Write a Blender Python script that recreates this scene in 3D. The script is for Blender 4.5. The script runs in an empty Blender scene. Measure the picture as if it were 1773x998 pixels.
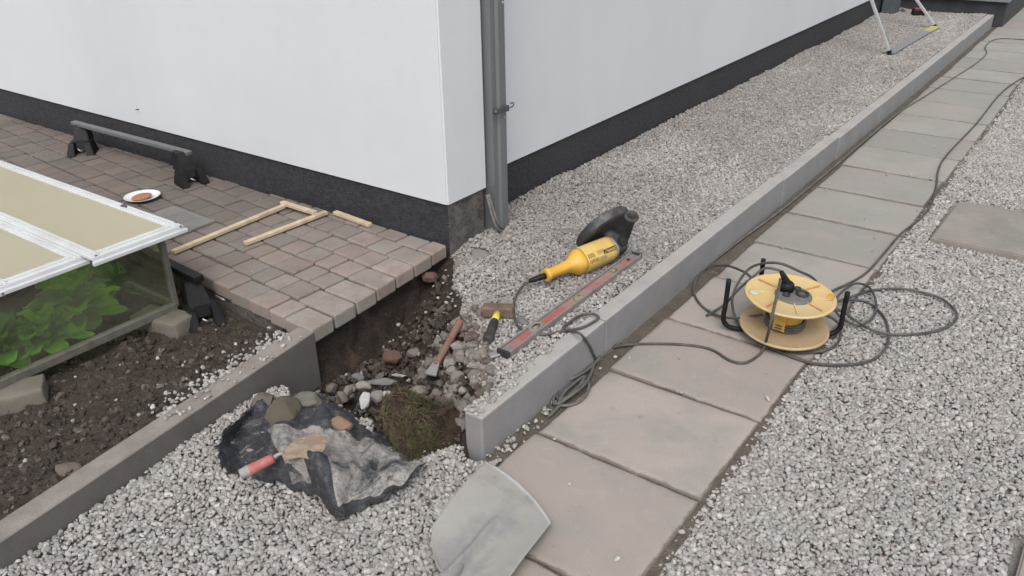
import bpy, bmesh, math, random
import numpy as np
from mathutils import Vector, Matrix, Euler, noise as mn

SC = bpy.context.scene
COL = SC.collection
R = math.radians
random.seed(7)

# ------------------------------------------------------------------ camera
W0, H0 = 1773.0, 998.0
HC = 1.607
YAW, PITCH, ROLL, FPX = R(36.436), R(26.830), R(-1.054), 1442.80
_f = np.array([-math.sin(YAW)*math.cos(PITCH), math.cos(YAW)*math.cos(PITCH), -math.sin(PITCH)])
_r = np.array([math.cos(YAW), math.sin(YAW), 0.0])
_u = np.cross(_r, _f)
CR = math.cos(ROLL)*_r + math.sin(ROLL)*_u
CU = -math.sin(ROLL)*_r + math.cos(ROLL)*_u
CF = _f
C0 = np.array([0, 0, HC])

def ray(x, y): return CF + CR*(x-W0/2)/FPX - CU*(y-H0/2)/FPX
def at(x, y, z=0.0):
    d = ray(x, y); return Vector(C0 + d*((z-HC)/d[2]))
def onx(x, y, X):
    d = ray(x, y); return Vector(C0 + d*(X/d[0]))
def ony(x, y, Y):
    d = ray(x, y); return Vector(C0 + d*(Y/d[1]))

cd = bpy.data.cameras.new('camera'); cam = bpy.data.objects.new('camera', cd); COL.objects.link(cam)
cd.sensor_width = 36; cd.lens = FPX/W0*36; cd.clip_start = 0.05; cd.clip_end = 500
m = Matrix.Identity(4)
for i in range(3):
    m[i][0] = CR[i]; m[i][1] = CU[i]; m[i][2] = -CF[i]; m[i][3] = C0[i]
cam.matrix_world = m
SC.camera = cam

# ------------------------------------------------------------------ world, sun
SUN_EL, SUN_AZ = R(52), R(150)     # azimuth measured clockwise from +Y
w = bpy.data.worlds.new('World'); SC.world = w; w.use_nodes = True
nt = w.node_tree; nt.nodes.clear()
sky = nt.nodes.new('ShaderNodeTexSky'); sky.sky_type = 'NISHITA'; sky.sun_disc = False
sky.sun_elevation = SUN_EL; sky.sun_rotation = SUN_AZ
sky.air_density = 1.0; sky.dust_density = 4.0; sky.ozone_density = 1.0
hs = nt.nodes.new('ShaderNodeHueSaturation'); hs.inputs['Saturation'].default_value = 0.36
bg = nt.nodes.new('ShaderNodeBackground'); bg.inputs['Strength'].default_value = 0.13
wo = nt.nodes.new('ShaderNodeOutputWorld')
nt.links.new(sky.outputs[0], hs.inputs['Color']); nt.links.new(hs.outputs[0], bg.inputs['Color'])
nt.links.new(bg.outputs[0], wo.inputs[0])
sl = bpy.data.lights.new('sun', 'SUN'); sl.energy = 0.6; sl.angle = R(30); sl.color = (1.0, 0.97, 0.93)
so = bpy.data.objects.new('sun', sl); COL.objects.link(so)
sd = Vector((math.sin(SUN_AZ)*math.cos(SUN_EL), math.cos(SUN_AZ)*math.cos(SUN_EL), math.sin(SUN_EL)))
so.rotation_euler = sd.to_track_quat('Z', 'Y').to_euler(); so.location = sd*20
SC.view_settings.view_transform = 'Standard'; SC.view_settings.look = 'None'
SC.view_settings.exposure = 0.68; SC.view_settings.gamma = 1.0
SC.cycles.max_bounces = 6; SC.cycles.diffuse_bounces = 3; SC.cycles.glossy_bounces = 2
SC.cycles.transparent_max_bounces = 8; SC.cycles.use_denoising = True

# ------------------------------------------------------------------ materials
def L(h):
    """sRGB 0-255 triple -> linear"""
    return tuple(((c/255)/12.92 if c/255 <= .04045 else ((c/255+.055)/1.055)**2.4) for c in h)

class Mat:
    def __init__(s, name, base, rough=0.8, metal=0.0, spec=0.4, coord='world'):
        s.m = bpy.data.materials.new(name); s.m.use_nodes = True
        s.t = s.m.node_tree; s.n = s.t.nodes; s.b = s.n['Principled BSDF']; s.out = s.n['Material Output']
        s.b.inputs['Roughness'].default_value = rough; s.b.inputs['Metallic'].default_value = metal
        s.b.inputs['Specular IOR Level'].default_value = spec
        if coord == 'world':
            g = s.n.new('ShaderNodeNewGeometry'); s.co = g.outputs['Position']
        else:
            g = s.n.new('ShaderNodeTexCoord'); s.co = g.outputs['Object']
        rgb = s.n.new('ShaderNodeRGB'); rgb.outputs[0].default_value = (*base, 1); s.c = rgb.outputs[0]
        s.lastbump = None
    def lk(s, a, b): s.t.links.new(a, b)
    def noise(s, scale, detail=4, rough=.55, stretch=None, dist=0):
        t = s.n.new('ShaderNodeTexNoise'); t.inputs['Scale'].default_value = scale
        t.inputs['Detail'].default_value = detail; t.inputs['Roughness'].default_value = rough
        t.inputs['Distortion'].default_value = dist
        co = s.co
        if stretch:
            mp = s.n.new('ShaderNodeMapping'); mp.inputs['Scale'].default_value = stretch
            s.lk(co, mp.inputs[0]); co = mp.outputs[0]
        s.lk(co, t.inputs['Vector']); return t.outputs[0]
    def voro(s, scale, feature='F1', out=0):
        t = s.n.new('ShaderNodeTexVoronoi'); t.feature = feature; t.inputs['Scale'].default_value = scale
        s.lk(s.co, t.inputs['Vector']); return t.outputs[out]
    def ramp(s, fac, a, b, v0=0.0, v1=1.0):
        r = s.n.new('ShaderNodeMapRange'); r.inputs[1].default_value = a; r.inputs[2].default_value = b
        r.inputs[3].default_value = v0; r.inputs[4].default_value = v1
        s.lk(fac, r.inputs[0]); return r.outputs[0]
    def mix(s, fac, col, k=1.0):
        """mix the colour so far towards col by fac*k"""
        x = s.n.new('ShaderNodeMix'); x.data_type = 'RGBA'
        if k != 1.0:
            mu = s.n.new('ShaderNodeMath'); mu.operation = 'MULTIPLY'; mu.inputs[1].default_value = k
            s.lk(fac, mu.inputs[0]); fac = mu.outputs[0]
        s.lk(fac, x.inputs[0]); s.lk(s.c, x.inputs[6])
        if isinstance(col, tuple): x.inputs[7].default_value = (*col, 1)
        else: s.lk(col, x.inputs[7])
        s.c = x.outputs[2]; return s
    def mul(s, fac):
        x = s.n.new('ShaderNodeVectorMath'); x.operation = 'SCALE'
        s.lk(s.c, x.inputs[0]); s.lk(fac, x.inputs['Scale']); s.c = x.outputs[0]; return s
    def attr(s, name, out='Fac'):
        a = s.n.new('ShaderNodeAttribute'); a.attribute_name = name; return a.outputs[out]
    def rnd(s):
        o = s.n.new('ShaderNodeObjectInfo'); return o.outputs['Random']
    def bump(s, h, strength=.5, dist=.003):
        b = s.n.new('ShaderNodeBump'); b.inputs['Strength'].default_value = strength
        b.inputs['Distance'].default_value = dist; s.lk(h, b.inputs['Height'])
        if s.lastbump: s.lk(s.lastbump, b.inputs['Normal'])
        s.lastbump = b.outputs[0]; return s
    def rough(s, fac): s.lk(fac, s.b.inputs['Roughness']); return s
    def done(s):
        s.lk(s.c, s.b.inputs['Base Color'])
        if s.lastbump: s.lk(s.lastbump, s.b.inputs['Normal'])
        return s.m

def simple(name, base, rough=.6, metal=0, var=.15, scale=40, bump=.15, dirt=None, dk=.5, spec=.4):
    s = Mat(name, base, rough, metal, spec=spec, coord='object')
    s.mul(s.ramp(s.noise(scale), .3, .7, 1-var, 1+var))
    if dirt: s.mix(s.ramp(s.noise(scale*.35, 6, .65), .45, .62), dirt, dk)
    s.bump(s.noise(scale*4, 3), bump, .001)
    return s.done()

DUST = (.30, .275, .25)
# white render
s = Mat('white_render', (.60, .62, .645), .85)
s.mix(s.ramp(s.noise(.9, 5, .6, (1, 1, .35)), .42, .75), (.53, .55, .575), .7)
s.mix(s.ramp(s.noise(14, 5, .7, (1, 1, .3)), .66, .78), (.46, .475, .50), .35)
s.mix(s.ramp(s.noise(5, 6, .7), .68, .74), (.47, .46, .45), .35)
s.bump(s.noise(170, 3, .7), .55, .003).bump(s.noise(3, 3), .4, .015); M_WHITE = s.done()
# dark dashed plinth
s = Mat('dark_plinth', (.033, .033, .038), .8)
s.mul(s.ramp(s.noise(60, 3), .3, .7, .6, 1.5))
s.mix(s.ramp(s.noise(2.2, 4), .5, .7), (.050, .046, .046), .5)
pz = s.n.new('ShaderNodeSeparateXYZ'); s.lk(s.co, pz.inputs[0])
s.mix(s.ramp(s.voro(210), .36, .12), (.12, .115, .11), .13)
s.bump(s.voro(150), .9, .006).bump(s.noise(60, 3), .5, .004); M_PLINTH = s.done()
s = Mat('dusty_plinth', (.075, .069, .066), .9)
s.mul(s.ramp(s.noise(60, 3), .3, .7, .6, 1.4))
s.mix(s.ramp(s.noise(12, 5, .7), .42, .62), (.18, .162, .15), .8)
s.bump(s.voro(150), .9, .006).bump(s.noise(60, 3), .5, .004); M_PLINTH_D = s.done()
# concrete kerb
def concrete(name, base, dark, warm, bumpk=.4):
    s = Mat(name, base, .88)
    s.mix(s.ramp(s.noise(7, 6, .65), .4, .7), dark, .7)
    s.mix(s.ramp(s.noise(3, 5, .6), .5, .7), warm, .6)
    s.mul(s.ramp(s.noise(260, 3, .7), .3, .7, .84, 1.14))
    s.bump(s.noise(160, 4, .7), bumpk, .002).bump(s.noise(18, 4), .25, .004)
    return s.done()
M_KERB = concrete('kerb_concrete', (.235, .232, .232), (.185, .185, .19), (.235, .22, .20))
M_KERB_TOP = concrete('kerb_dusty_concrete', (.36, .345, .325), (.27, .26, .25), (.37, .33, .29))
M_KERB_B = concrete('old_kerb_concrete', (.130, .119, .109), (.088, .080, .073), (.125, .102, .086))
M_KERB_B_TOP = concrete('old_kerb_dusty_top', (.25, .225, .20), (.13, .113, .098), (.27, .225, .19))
# slabs
s = Mat('path_slab_stone', (.25, .235, .215), .8)
t = s.attr('tint', 'Color'); s.mix(s.ramp(s.noise(.01), -9, -8), t, 1.0)
s.mix(s.ramp(s.noise(3.6, 6, .62), .44, .62), (.258, .248, .222), .75)
s.mix(s.ramp(s.noise(2.3, 5, .6, dist=.5), .5, .64), (.325, .275, .248), .45)
s.mix(s.ramp(s.noise(5.5, 6, .68), .56, .68), (.33, .265, .24), .38)
s.mix(s.ramp(s.noise(26, 5, .7), .64, .74), (.12, .105, .085), .65)
s.mix(s.ramp(s.noise(9, 5, .7, dist=1.5), .57, .7), (.37, .33, .30), .4)
s.mix(s.ramp(s.noise(58, 3, .6), .72, .76), (.07, .06, .05), .75)
en = s.n.new('ShaderNodeMath'); en.operation = 'MULTIPLY_ADD'; en.inputs[1].default_value = .8; s.lk(s.attr('edge'), en.inputs[0]); s.lk(s.noise(20, 6, .75), en.inputs[2])
s.mix(s.ramp(en.outputs[0], .95, 1.22), (.12, .10, .082), .85)
s.mul(s.ramp(s.noise(350, 3, .7), .3, .7, .87, 1.12))
s.rough(s.ramp(s.noise(4, 4), .3, .7, .55, .9))
s.bump(s.noise(120, 5, .7), .35, .002).bump(s.noise(9, 4), .35, .006); M_SLAB = s.done()
# paver
s = Mat('paver_blocks', (.2, .18, .16), .85)
s.mix(s.ramp(s.noise(.01), -9, -8), s.attr('tint', 'Color'), 1.0)
s.mix(s.ramp(s.noise(9, 5, .65), .45, .68), (.17, .135, .112), .5)
s.mix(s.ramp(s.noise(22, 5, .7), .6, .72), (.095, .082, .07), .45)
s.mix(s.ramp(s.noise(45, 5, .7), .62, .72), (.28, .25, .22), .3)
s.mul(s.ramp(s.noise(300, 3, .7), .3, .7, .8, 1.15))
s.bump(s.noise(110, 5, .7), .55, .003); M_PAVER = s.done()
# soils / bases
def soil(name, a, b, c, bd=.006):
    s = Mat(name, a, .95, spec=.2)
    s.mix(s.ramp(s.noise(14, 6, .7), .4, .65), b, .9)
    s.mix(s.ramp(s.noise(55, 5, .7), .56, .7), c, .7)
    s.mul(s.ramp(s.noise(180, 4, .7), .3, .7, .6, 1.3))
    s.bump(s.noise(90, 6, .75), 1.0, bd).bump(s.voro(130), .5, .004)
    return s
M_SOIL = soil('bed_soil', (.066, .053, .044), (.042, .034, .028), (.15, .125, .105)).done()
s = soil('dug_earth', (.034, .026, .021), (.060, .042, .032), (.10, .076, .06))
s.mix(s.ramp(s.attr('g'), .3, .7), (.25, .235, .215), 1.0)
M_EARTH = s.done()
M_GBASE = soil('gravel_bed_base', (.30, .283, .26), (.24, .225, .205), (.38, .36, .33)).done()
M_JOINT = soil('joint_dirt', (.125, .108, .088), (.085, .072, .058), (.19, .17, .145), .003).done()

def stone_mat(name, base, alts, rough=.85, spread=.26, cracks=.15):
    """pebble material: colour varies per instance"""
    s = Mat(name, base, rough, spec=.3, coord='object')
    r = s.rnd()
    cr = s.n.new('ShaderNodeValToRGB'); cr.color_ramp.interpolation = 'CONSTANT'
    els = cr.color_ramp.elements
    els[0].position = 0; els[0].color = (*base, 1)
    els[1].position = alts[0][0]; els[1].color = (*alts[0][1], 1)
    for p, c in alts[1:]:
        e = els.new(p); e.color = (*c, 1)
    s.lk(r, cr.inputs[0]); s.c = cr.outputs[0]
    mu = s.n.new('ShaderNodeMath'); mu.operation = 'MULTIPLY'; mu.inputs[1].default_value = 37.7
    fr = s.n.new('ShaderNodeMath'); fr.operation = 'FRACT'
    s.lk(r, mu.inputs[0]); s.lk(mu.outputs[0], fr.inputs[0])
    s.mul(s.ramp(fr.outputs[0], 0, 1, 1-spread, 1+spread*.7))
    s.mul(s.ramp(s.noise(1.6, 5, .7), .3, .7, 1-cracks, 1+cracks))
    s.bump(s.noise(3, 5, .7), .5, .1)
    return s.done()
M_PEB = stone_mat('limestone_chippings', (.46, .437, .412),
    [(.45, (.42, .40, .375)), (.66, (.51, .49, .465)), (.84, (.44, .385, .355)), (.89, (.37, .35, .33)), (.94, (.56, .545, .52)), (.985, (.28, .25, .225))])
M_PEB_G = stone_mat('grey_chippings', (.38, .358, .335),
    [(.4, (.41, .388, .362)), (.66, (.34, .32, .30)), (.8, (.36, .31, .285)), (.9, (.44, .42, .395)), (.96, (.26, .235, .215))])
M_COB = stone_mat('mixed_cobbles', (.22, .195, .172),
    [(.25, (.17, .14, .115)), (.45, (.26, .24, .215)), (.62, (.19, .165, .14)), (.75, (.13, .095, .078)), (.85, (.30, .28, .255)), (.94, (.20, .19, .165))])
M_CLOD = stone_mat('soil_clods', (.085, .068, .056), [(.4, (.062, .050, .041)), (.75, (.12, .10, .085)), (.93, (.19, .165, .145))], .95)

# ------------------------------------------------------------------ object helpers
def link(name, me, mats=None, parent=None, smooth=False):
    o = bpy.data.objects.new(name, me); COL.objects.link(o)
    if mats is not None:
        for mm in (mats if isinstance(mats, (list, tuple)) else [mats]): me.materials.append(mm)
    if smooth:
        for p in me.polygons: p.use_smooth = True
    if parent: o.parent = parent
    return o
def bobj(name, bm, mats=None, parent=None, smooth=False):
    me = bpy.data.meshes.new(name); bm.normal_update(); bm.to_mesh(me); bm.free()
    return link(name, me, mats, parent, smooth)
def tag(o, label, cat, group=None):
    o['label'] = label; o['category'] = cat
    if group: o['group'] = group
    return o
def struct(o): o['kind'] = 'structure'; return o
def stuff(o, label=None, cat=None):
    o['kind'] = 'stuff'
    if label: o['label'] = label
    if cat: o['category'] = cat
    return o
def thing(name, label, cat, loc, rot=None, group=None):
    o = bpy.data.objects.new(name, None); COL.objects.link(o)
    o.location = loc
    if rot is not None:
        o.rotation_mode = 'QUATERNION'; o.rotation_quaternion = rot
    o.empty_display_size = .1
    return tag(o, label, cat, group)
def frame_rot(X, Y, Z):
    mm = Matrix((X, Y, Z)).transposed(); return mm.to_quaternion()

def box(bm, c, sz, rot=None, bev=0.0, seg=2, mi=0):
    r = bmesh.ops.create_cube(bm, size=1)
    vs = r['verts']
    for v in vs: v.co = Vector((v.co.x*sz[0], v.co.y*sz[1], v.co.z*sz[2]))
    fs = list({f for v in vs for f in v.link_faces})
    if bev > 0:
        es = list({e for v in vs for e in v.link_edges})
        rr = bmesh.ops.bevel(bm, geom=es, offset=bev, segments=seg, affect='EDGES', profile=.5)
        vs = list({v for f in rr['faces'] for v in f.verts} | {v for v in vs if v.is_valid})
        fs = list({f for v in vs for f in v.link_faces})
    for v in vs:
        if rot is not None: v.co = rot @ v.co
        v.co += Vector(c)
    for f in fs: f.material_index = mi
    return vs, fs

def smooth_path(pts, n=8):
    pts = [Vector(p) for p in pts]
    if len(pts) < 3: return pts
    P = [2*pts[0]-pts[1]] + pts + [2*pts[-1]-pts[-2]]
    out = []
    for i in range(1, len(P)-2):
        a, b, c, d = P[i-1:i+3]
        for k in range(n):
            t = k/n
            out.append(.5*((2*b)+(c-a)*t+(2*a-5*b+4*c-d)*t*t+(3*b-a-3*c+d)*t**3))
    out.append(pts[-1]); return out

def tube(bm, pts, rad, sides=8, n=6, cap=True, mi=0, smooth=True):
    """rad: number or list matched to the control points"""
    P = smooth_path(pts, n) if n > 1 else [Vector(p) for p in pts]
    m_ = len(P)
    if isinstance(rad, (list, tuple)):
        k = len(rad)-1
        rr = [rad[min(int(i/(m_-1)*k), k-1)]*(1-((i/(m_-1)*k) % 1 if i < m_-1 else 1)) + rad[min(int(i/(m_-1)*k)+1, k)]*((i/(m_-1)*k) % 1 if i < m_-1 else 1) for i in range(m_)]
    else: rr = [rad]*m_
    up = Vector((0, 0, 1)); rings = []; prev = None
    for i, p in enumerate(P):
        t = (P[min(i+1, m_-1)]-P[max(i-1, 0)])
        if t.length < 1e-9: t = Vector((0, 1, 0))
        t.normalize()
        if prev is None:
            a = t.cross(up)
            if a.length < .1: a = t.cross(Vector((1, 0, 0)))
        else:
            a = prev - t*prev.dot(t)
        a.normalize(); prev = a; b = t.cross(a)
        rings.append([bm.verts.new(p + (a*math.cos(q)+b*math.sin(q))*rr[i]) for q in [2*math.pi*j/sides for j in range(sides)]])
    for i in range(m_-1):
        for j in range(sides):
            f = bm.faces.new((rings[i][j], rings[i][(j+1) % sides], rings[i+1][(j+1) % sides], rings[i+1][j]))
            f.material_index = mi; f.smooth = smooth
    if cap:
        for rg, rev in ((rings[0], True), (rings[-1], False)):
            f = bm.faces.new(rg[::-1] if rev else rg); f.material_index = mi
    return rings

def lathe(bm, prof, M=None, sides=32, mi=0, smooth=True, sx=1, sy=1):
    """prof: list of (r, z); closed to axis at the ends when r==0"""
    M = M or Matrix.Identity(4); rings = []
    for r_, z_ in prof:
        if r_ < 1e-6: rings.append([bm.verts.new(M @ Vector((0, 0, z_)))])
        else: rings.append([bm.verts.new(M @ Vector((r_*sx*math.cos(q), r_*sy*math.sin(q), z_))) for q in [2*math.pi*j/sides for j in range(sides)]])
    for a, b in zip(rings[:-1], rings[1:]):
        for j in range(sides):
            k = (j+1) % sides
            if len(a) == 1 and len(b) == 1: continue
            if len(a) == 1: f = bm.faces.new((a[0], b[k], b[j]))
            elif len(b) == 1: f = bm.faces.new((a[j], a[k], b[0]))
            else: f = bm.faces.new((a[j], a[k], b[k], b[j]))
            f.material_index = mi; f.smooth = smooth
    bmesh.ops.recalc_face_normals(bm, faces=bm.faces[:])

def prism(bm, poly, z0, z1, M=None, mi=0, bev=0):
    M = M or Matrix.Identity(4)
    a = [bm.verts.new(M @ Vector((x, y, z0))) for x, y in poly]
    b = [bm.verts.new(M @ Vector((x, y, z1))) for x, y in poly]
    n = len(poly); fs = [bm.faces.new(a[::-1]), bm.faces.new(b)]
    for i in range(n): fs.append(bm.faces.new((a[i], a[(i+1) % n], b[(i+1) % n], b[i])))
    for f in fs: f.material_index = mi
    if bev:
        es = [e for e in fs[1].edges]
        bmesh.ops.bevel(bm, geom=es, offset=bev, segments=2, affect='EDGES')
    bmesh.ops.recalc_face_normals(bm, faces=bm.faces[:])

def rocky(bm, c, sz, rot=None, seed=0, sub=3, amp=.25, facets=5, mi=0, smooth=True):
    rs = random.Random(seed)
    r = bmesh.ops.create_icosphere(bm, subdivisions=sub, radius=1)
    off = Vector((rs.uniform(-50, 50), rs.uniform(-50, 50), rs.uniform(-50, 50)))
    pl = []
    for i in range(facets):
        d = Vector((rs.gauss(0, 1), rs.gauss(0, 1), rs.gauss(0, 1))).normalized(); pl.append((d, rs.uniform(.5, .85)))
    for v in r['verts']:
        p = v.co.copy(); p *= 1 + amp*mn.noise(p*1.3+off) + amp*.35*mn.noise(p*4+off)
        for d, h in pl:
            k = p.dot(d)
            if k > h: p -= d*(k-h)*.9
        p = Vector((p.x*sz[0], p.y*sz[1], p.z*sz[2]))
        if rot is not None: p = rot @ p
        v.co = p + Vector(c)
    for f in {f for v in r['verts'] for f in v.link_faces}: f.material_index = mi; f.smooth = smooth

def fbm(x, y, z=0, o=4):
    a = 0; k = 1; s_ = 0
    for i in range(o):
        a += k*mn.noise(Vector((x, y, z))); s_ += k; x *= 2.1; y *= 2.1; z += 7.3; k *= .5
    return a/s_

# stone templates, used only through the scatter node trees (not linked to the scene)
def templates(name, mat, n, amp, facets, sub=2, flat=.62):
    c = bpy.data.collections.new(name)
    for i in range(n):
        bm = bmesh.new(); rs = random.Random(i*11+len(name))
        rocky(bm, (0, 0, 0), (1, rs.uniform(.62, .9), rs.uniform(flat-.12, flat+.12)), seed=i*17+5, sub=sub, amp=amp, facets=facets)
        me = bpy.data.meshes.new(name); bm.to_mesh(me); bm.free(); me.materials.append(mat)
        o = bpy.data.objects.new(name, me); c.objects.link(o)
    return c
T_PEB = templates('chipping', M_PEB, 8, .45, 7)
T_PEBG = templates('grey_chipping', M_PEB_G, 8, .45, 7)
T_COB = templates('cobble', M_COB, 8, .5, 9, 3)
T_CLOD = templates('clod', M_CLOD, 8, 1.1, 9, 3)

def scatter(name, P, Rt, S, coll, ntemp):
    me = bpy.data.meshes.new(name); me.vertices.add(len(P))
    me.vertices.foreach_set('co', np.asarray(P, np.float32).ravel())
    a = me.attributes.new('rot', 'FLOAT_VECTOR', 'POINT'); a.data.foreach_set('vector', np.asarray(Rt, np.float32).ravel())
    a = me.attributes.new('scl', 'FLOAT', 'POINT'); a.data.foreach_set('value', np.asarray(S, np.float32).ravel())
    a = me.attributes.new('idx', 'INT', 'POINT'); a.data.foreach_set('value', np.random.default_rng(3).integers(0, ntemp, len(P)).astype(np.int32))
    o = link(name, me)
    g = bpy.data.node_groups.new(name, 'GeometryNodeTree')
    g.interface.new_socket('Geometry', in_out='INPUT', socket_type='NodeSocketGeometry')
    g.interface.new_socket('Geometry', in_out='OUTPUT', socket_type='NodeSocketGeometry')
    N = g.nodes; gi = N.new('NodeGroupInput'); go = N.new('NodeGroupOutput')
    ip = N.new('GeometryNodeInstanceOnPoints'); ci = N.new('GeometryNodeCollectionInfo')
    ci.inputs['Collection'].default_value = coll; ci.inputs['Separate Children'].default_value = True
    ci.inputs['Reset Children'].default_value = True
    def na(nm, ty):
        x = N.new('GeometryNodeInputNamedAttribute'); x.data_type = ty; x.inputs['Name'].default_value = nm
        return x.outputs['Attribute']
    er = N.new('FunctionNodeEulerToRotation')
    g.links.new(na('rot', 'FLOAT_VECTOR'), er.inputs[0])
    g.links.new(gi.outputs[0], ip.inputs['Points']); g.links.new(ci.outputs[0], ip.inputs['Instance'])
    ip.inputs['Pick Instance'].default_value = True
    g.links.new(na('idx', 'INT'), ip.inputs['Instance Index'])
    g.links.new(er.outputs[0], ip.inputs['Rotation']); g.links.new(na('scl', 'FLOAT'), ip.inputs['Scale'])
    g.links.new(ip.outputs[0], go.inputs[0])
    md = o.modifiers.new('scatter', 'NODES'); md.node_group = g
    return o

RNG = np.random.default_rng(11)
def jitter_grid(x0, x1, y0, y1, sp, mask=None, keep=1.0, margin=600):
    xs = np.arange(x0, x1, sp); ys = np.arange(y0, y1, sp*.87)
    X, Y = np.meshgrid(xs, ys); X = X + (np.arange(len(ys)) % 2)[:, None]*sp*.5
    X = X + RNG.uniform(-.42, .42, X.shape)*sp; Y = Y + RNG.uniform(-.42, .42, Y.shape)*sp
    x = X.ravel(); y = Y.ravel()
    d = np.stack([x, y, np.full_like(x, -HC)], 1)
    zc = d@CF; px = W0/2+FPX*(d@CR)/zc; py = H0/2-FPX*(d@CU)/zc
    k = (zc > .2) & (px > -margin) & (px < W0+margin) & (py > -margin) & (py < H0+margin) & (RNG.random(len(x)) < keep)
    if mask is not None: k &= mask(x, y)
    return x[k], y[k]
def stones(name, x, y, zf, size, sd_, coll, n=8, tilt=.45, zj=.003, sink=0):
    z = np.array([zf(a, b) for a, b in zip(x, y)]) + RNG.normal(0, zj, len(x)) - sink
    S = np.clip(RNG.lognormal(math.log(size), sd_, len(x)), size*.45, size*1.9)
    Rt = np.stack([RNG.normal(0, tilt, len(x)), RNG.normal(0, tilt, len(x)), RNG.uniform(0, 6.283, len(x))], 1)
    return scatter(name, np.stack([x, y, z], 1), Rt, S, coll, n)

# ------------------------------------------------------------------ ground levels
ZK = .145        # kerb tops
ZP = .150        # patio top
XKo, XKi = -1.287, -1.355     # right kerb faces
XW = -2.290      # long wall, faces +X
YW = 2.500       # gable wall, faces -Y
XC = -2.175      # corner pier face
def ss(a, b, x):
    t = min(max((x-a)/(b-a), 0), 1); return t*t*(3-2*t)
def kerb_x(y): return -1.885 - .13*(y)          # outer face of the left kerb (towards the chippings)
def Hin(x, y):
    """level of the trench, the dug pit and the front chippings"""
    s_ = (x+2.15)*.71 + (y-2.5)*.70
    s_ += .05*mn.noise(Vector((x*4, y*4, 3)))
    pit = -.085 + .02*mn.noise(Vector((x*7, y*7, 1)))
    inner = .118 + .010*mn.noise(Vector((x*2.2, y*1.3, 5))) + ss(-2.0, -2.29, x)*(.016+.030*mn.noise(Vector((y*1.3, 2, 2)))+.012*mn.noise(Vector((y*5, 2, 2)))) + .012*ss(-1.55, -1.38, x)
    h = pit + (inner-pit)*ss(-.36, .10, s_)
    yf = 1.34 + (x+2.05)*.22
    fr = front(x, y)
    if x > XKi+.015: return -.022 if y > 1.55 else fr
    return fr + (h-fr)*ss(yf-.02, yf+.14, y)
def front(x, y):
    return .002 + .008*ss(-1.26, -1.22, x) + .062*ss(-1.5, -1.98, x) + .006*mn.noise(Vector((x*5, y*5, 9))) + .02*math.exp(-((x+1.33)**2+(y-1.52)**2)/.006)
def is_gravel(x, y):
    s_ = (x+2.15)*.71 + (y-2.5)*.70 + .05*mn.noise(Vector((x*4, y*4, 3)))
    yf = 1.34 + (x+2.05)*.22
    return s_ > -.02 or y < yf+.03

# ------------------------------------------------------------------ ground sheet (with the dug area left open)
bm = bmesh.new()
xs = [-60, -2.35, -1.25, 60]; ys = [-40, -1.2, 3.2, 80]
V = {}
for i, x in enumerate(xs):
    for j, y in enumerate(ys): V[i, j] = bm.verts.new((x, y, -.02))
for i in range(3):
    for j in range(3):
        if (i, j) == (1, 1): continue
        bm.faces.new((V[i, j], V[i+1, j], V[i+1, j+1], V[i, j+1]))
struct(bobj('ground', bm, M_GBASE))

def hfield(name, x0, x1, y0, y1, step, zf, mat, gf=None, mask=None):
    nx = int((x1-x0)/step)+1; ny = int((y1-y0)/step)+1
    xs = np.linspace(x0, x1, nx); ys = np.linspace(y0, y1, ny)
    co = [(x, y, zf(x, y)) for y in ys for x in xs]
    fs = [(j*nx+i, j*nx+i+1, (j+1)*nx+i+1, (j+1)*nx+i) for j in range(ny-1) for i in range(nx-1)
          if mask is None or mask(xs[i], ys[j])]
    me = bpy.data.meshes.new(name); me.from_pydata(co, [], fs)
    if gf:
        a = me.attributes.new('g', 'FLOAT', 'POINT'); a.data.foreach_set('value', [gf(c[0], c[1]) for c in co])
    return link(name, me, mat, smooth=True)
struct(hfield('trench_earth', -2.36, -1.24, -1.2, 3.2, .012,
    lambda x, y: Hin(x, y) - .012 + (0 if is_gravel(x, y) else .020*fbm(x*16, y*16)),
    M_EARTH, lambda x, y: 1.0 if is_gravel(x, y) else 0.0))
# trench bed further along the wall
struct(hfield('gravel_bed', XW, XKi, 3.2, 11.2, .05, lambda x, y: Hin(x, y)-.012, M_GBASE))

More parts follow.
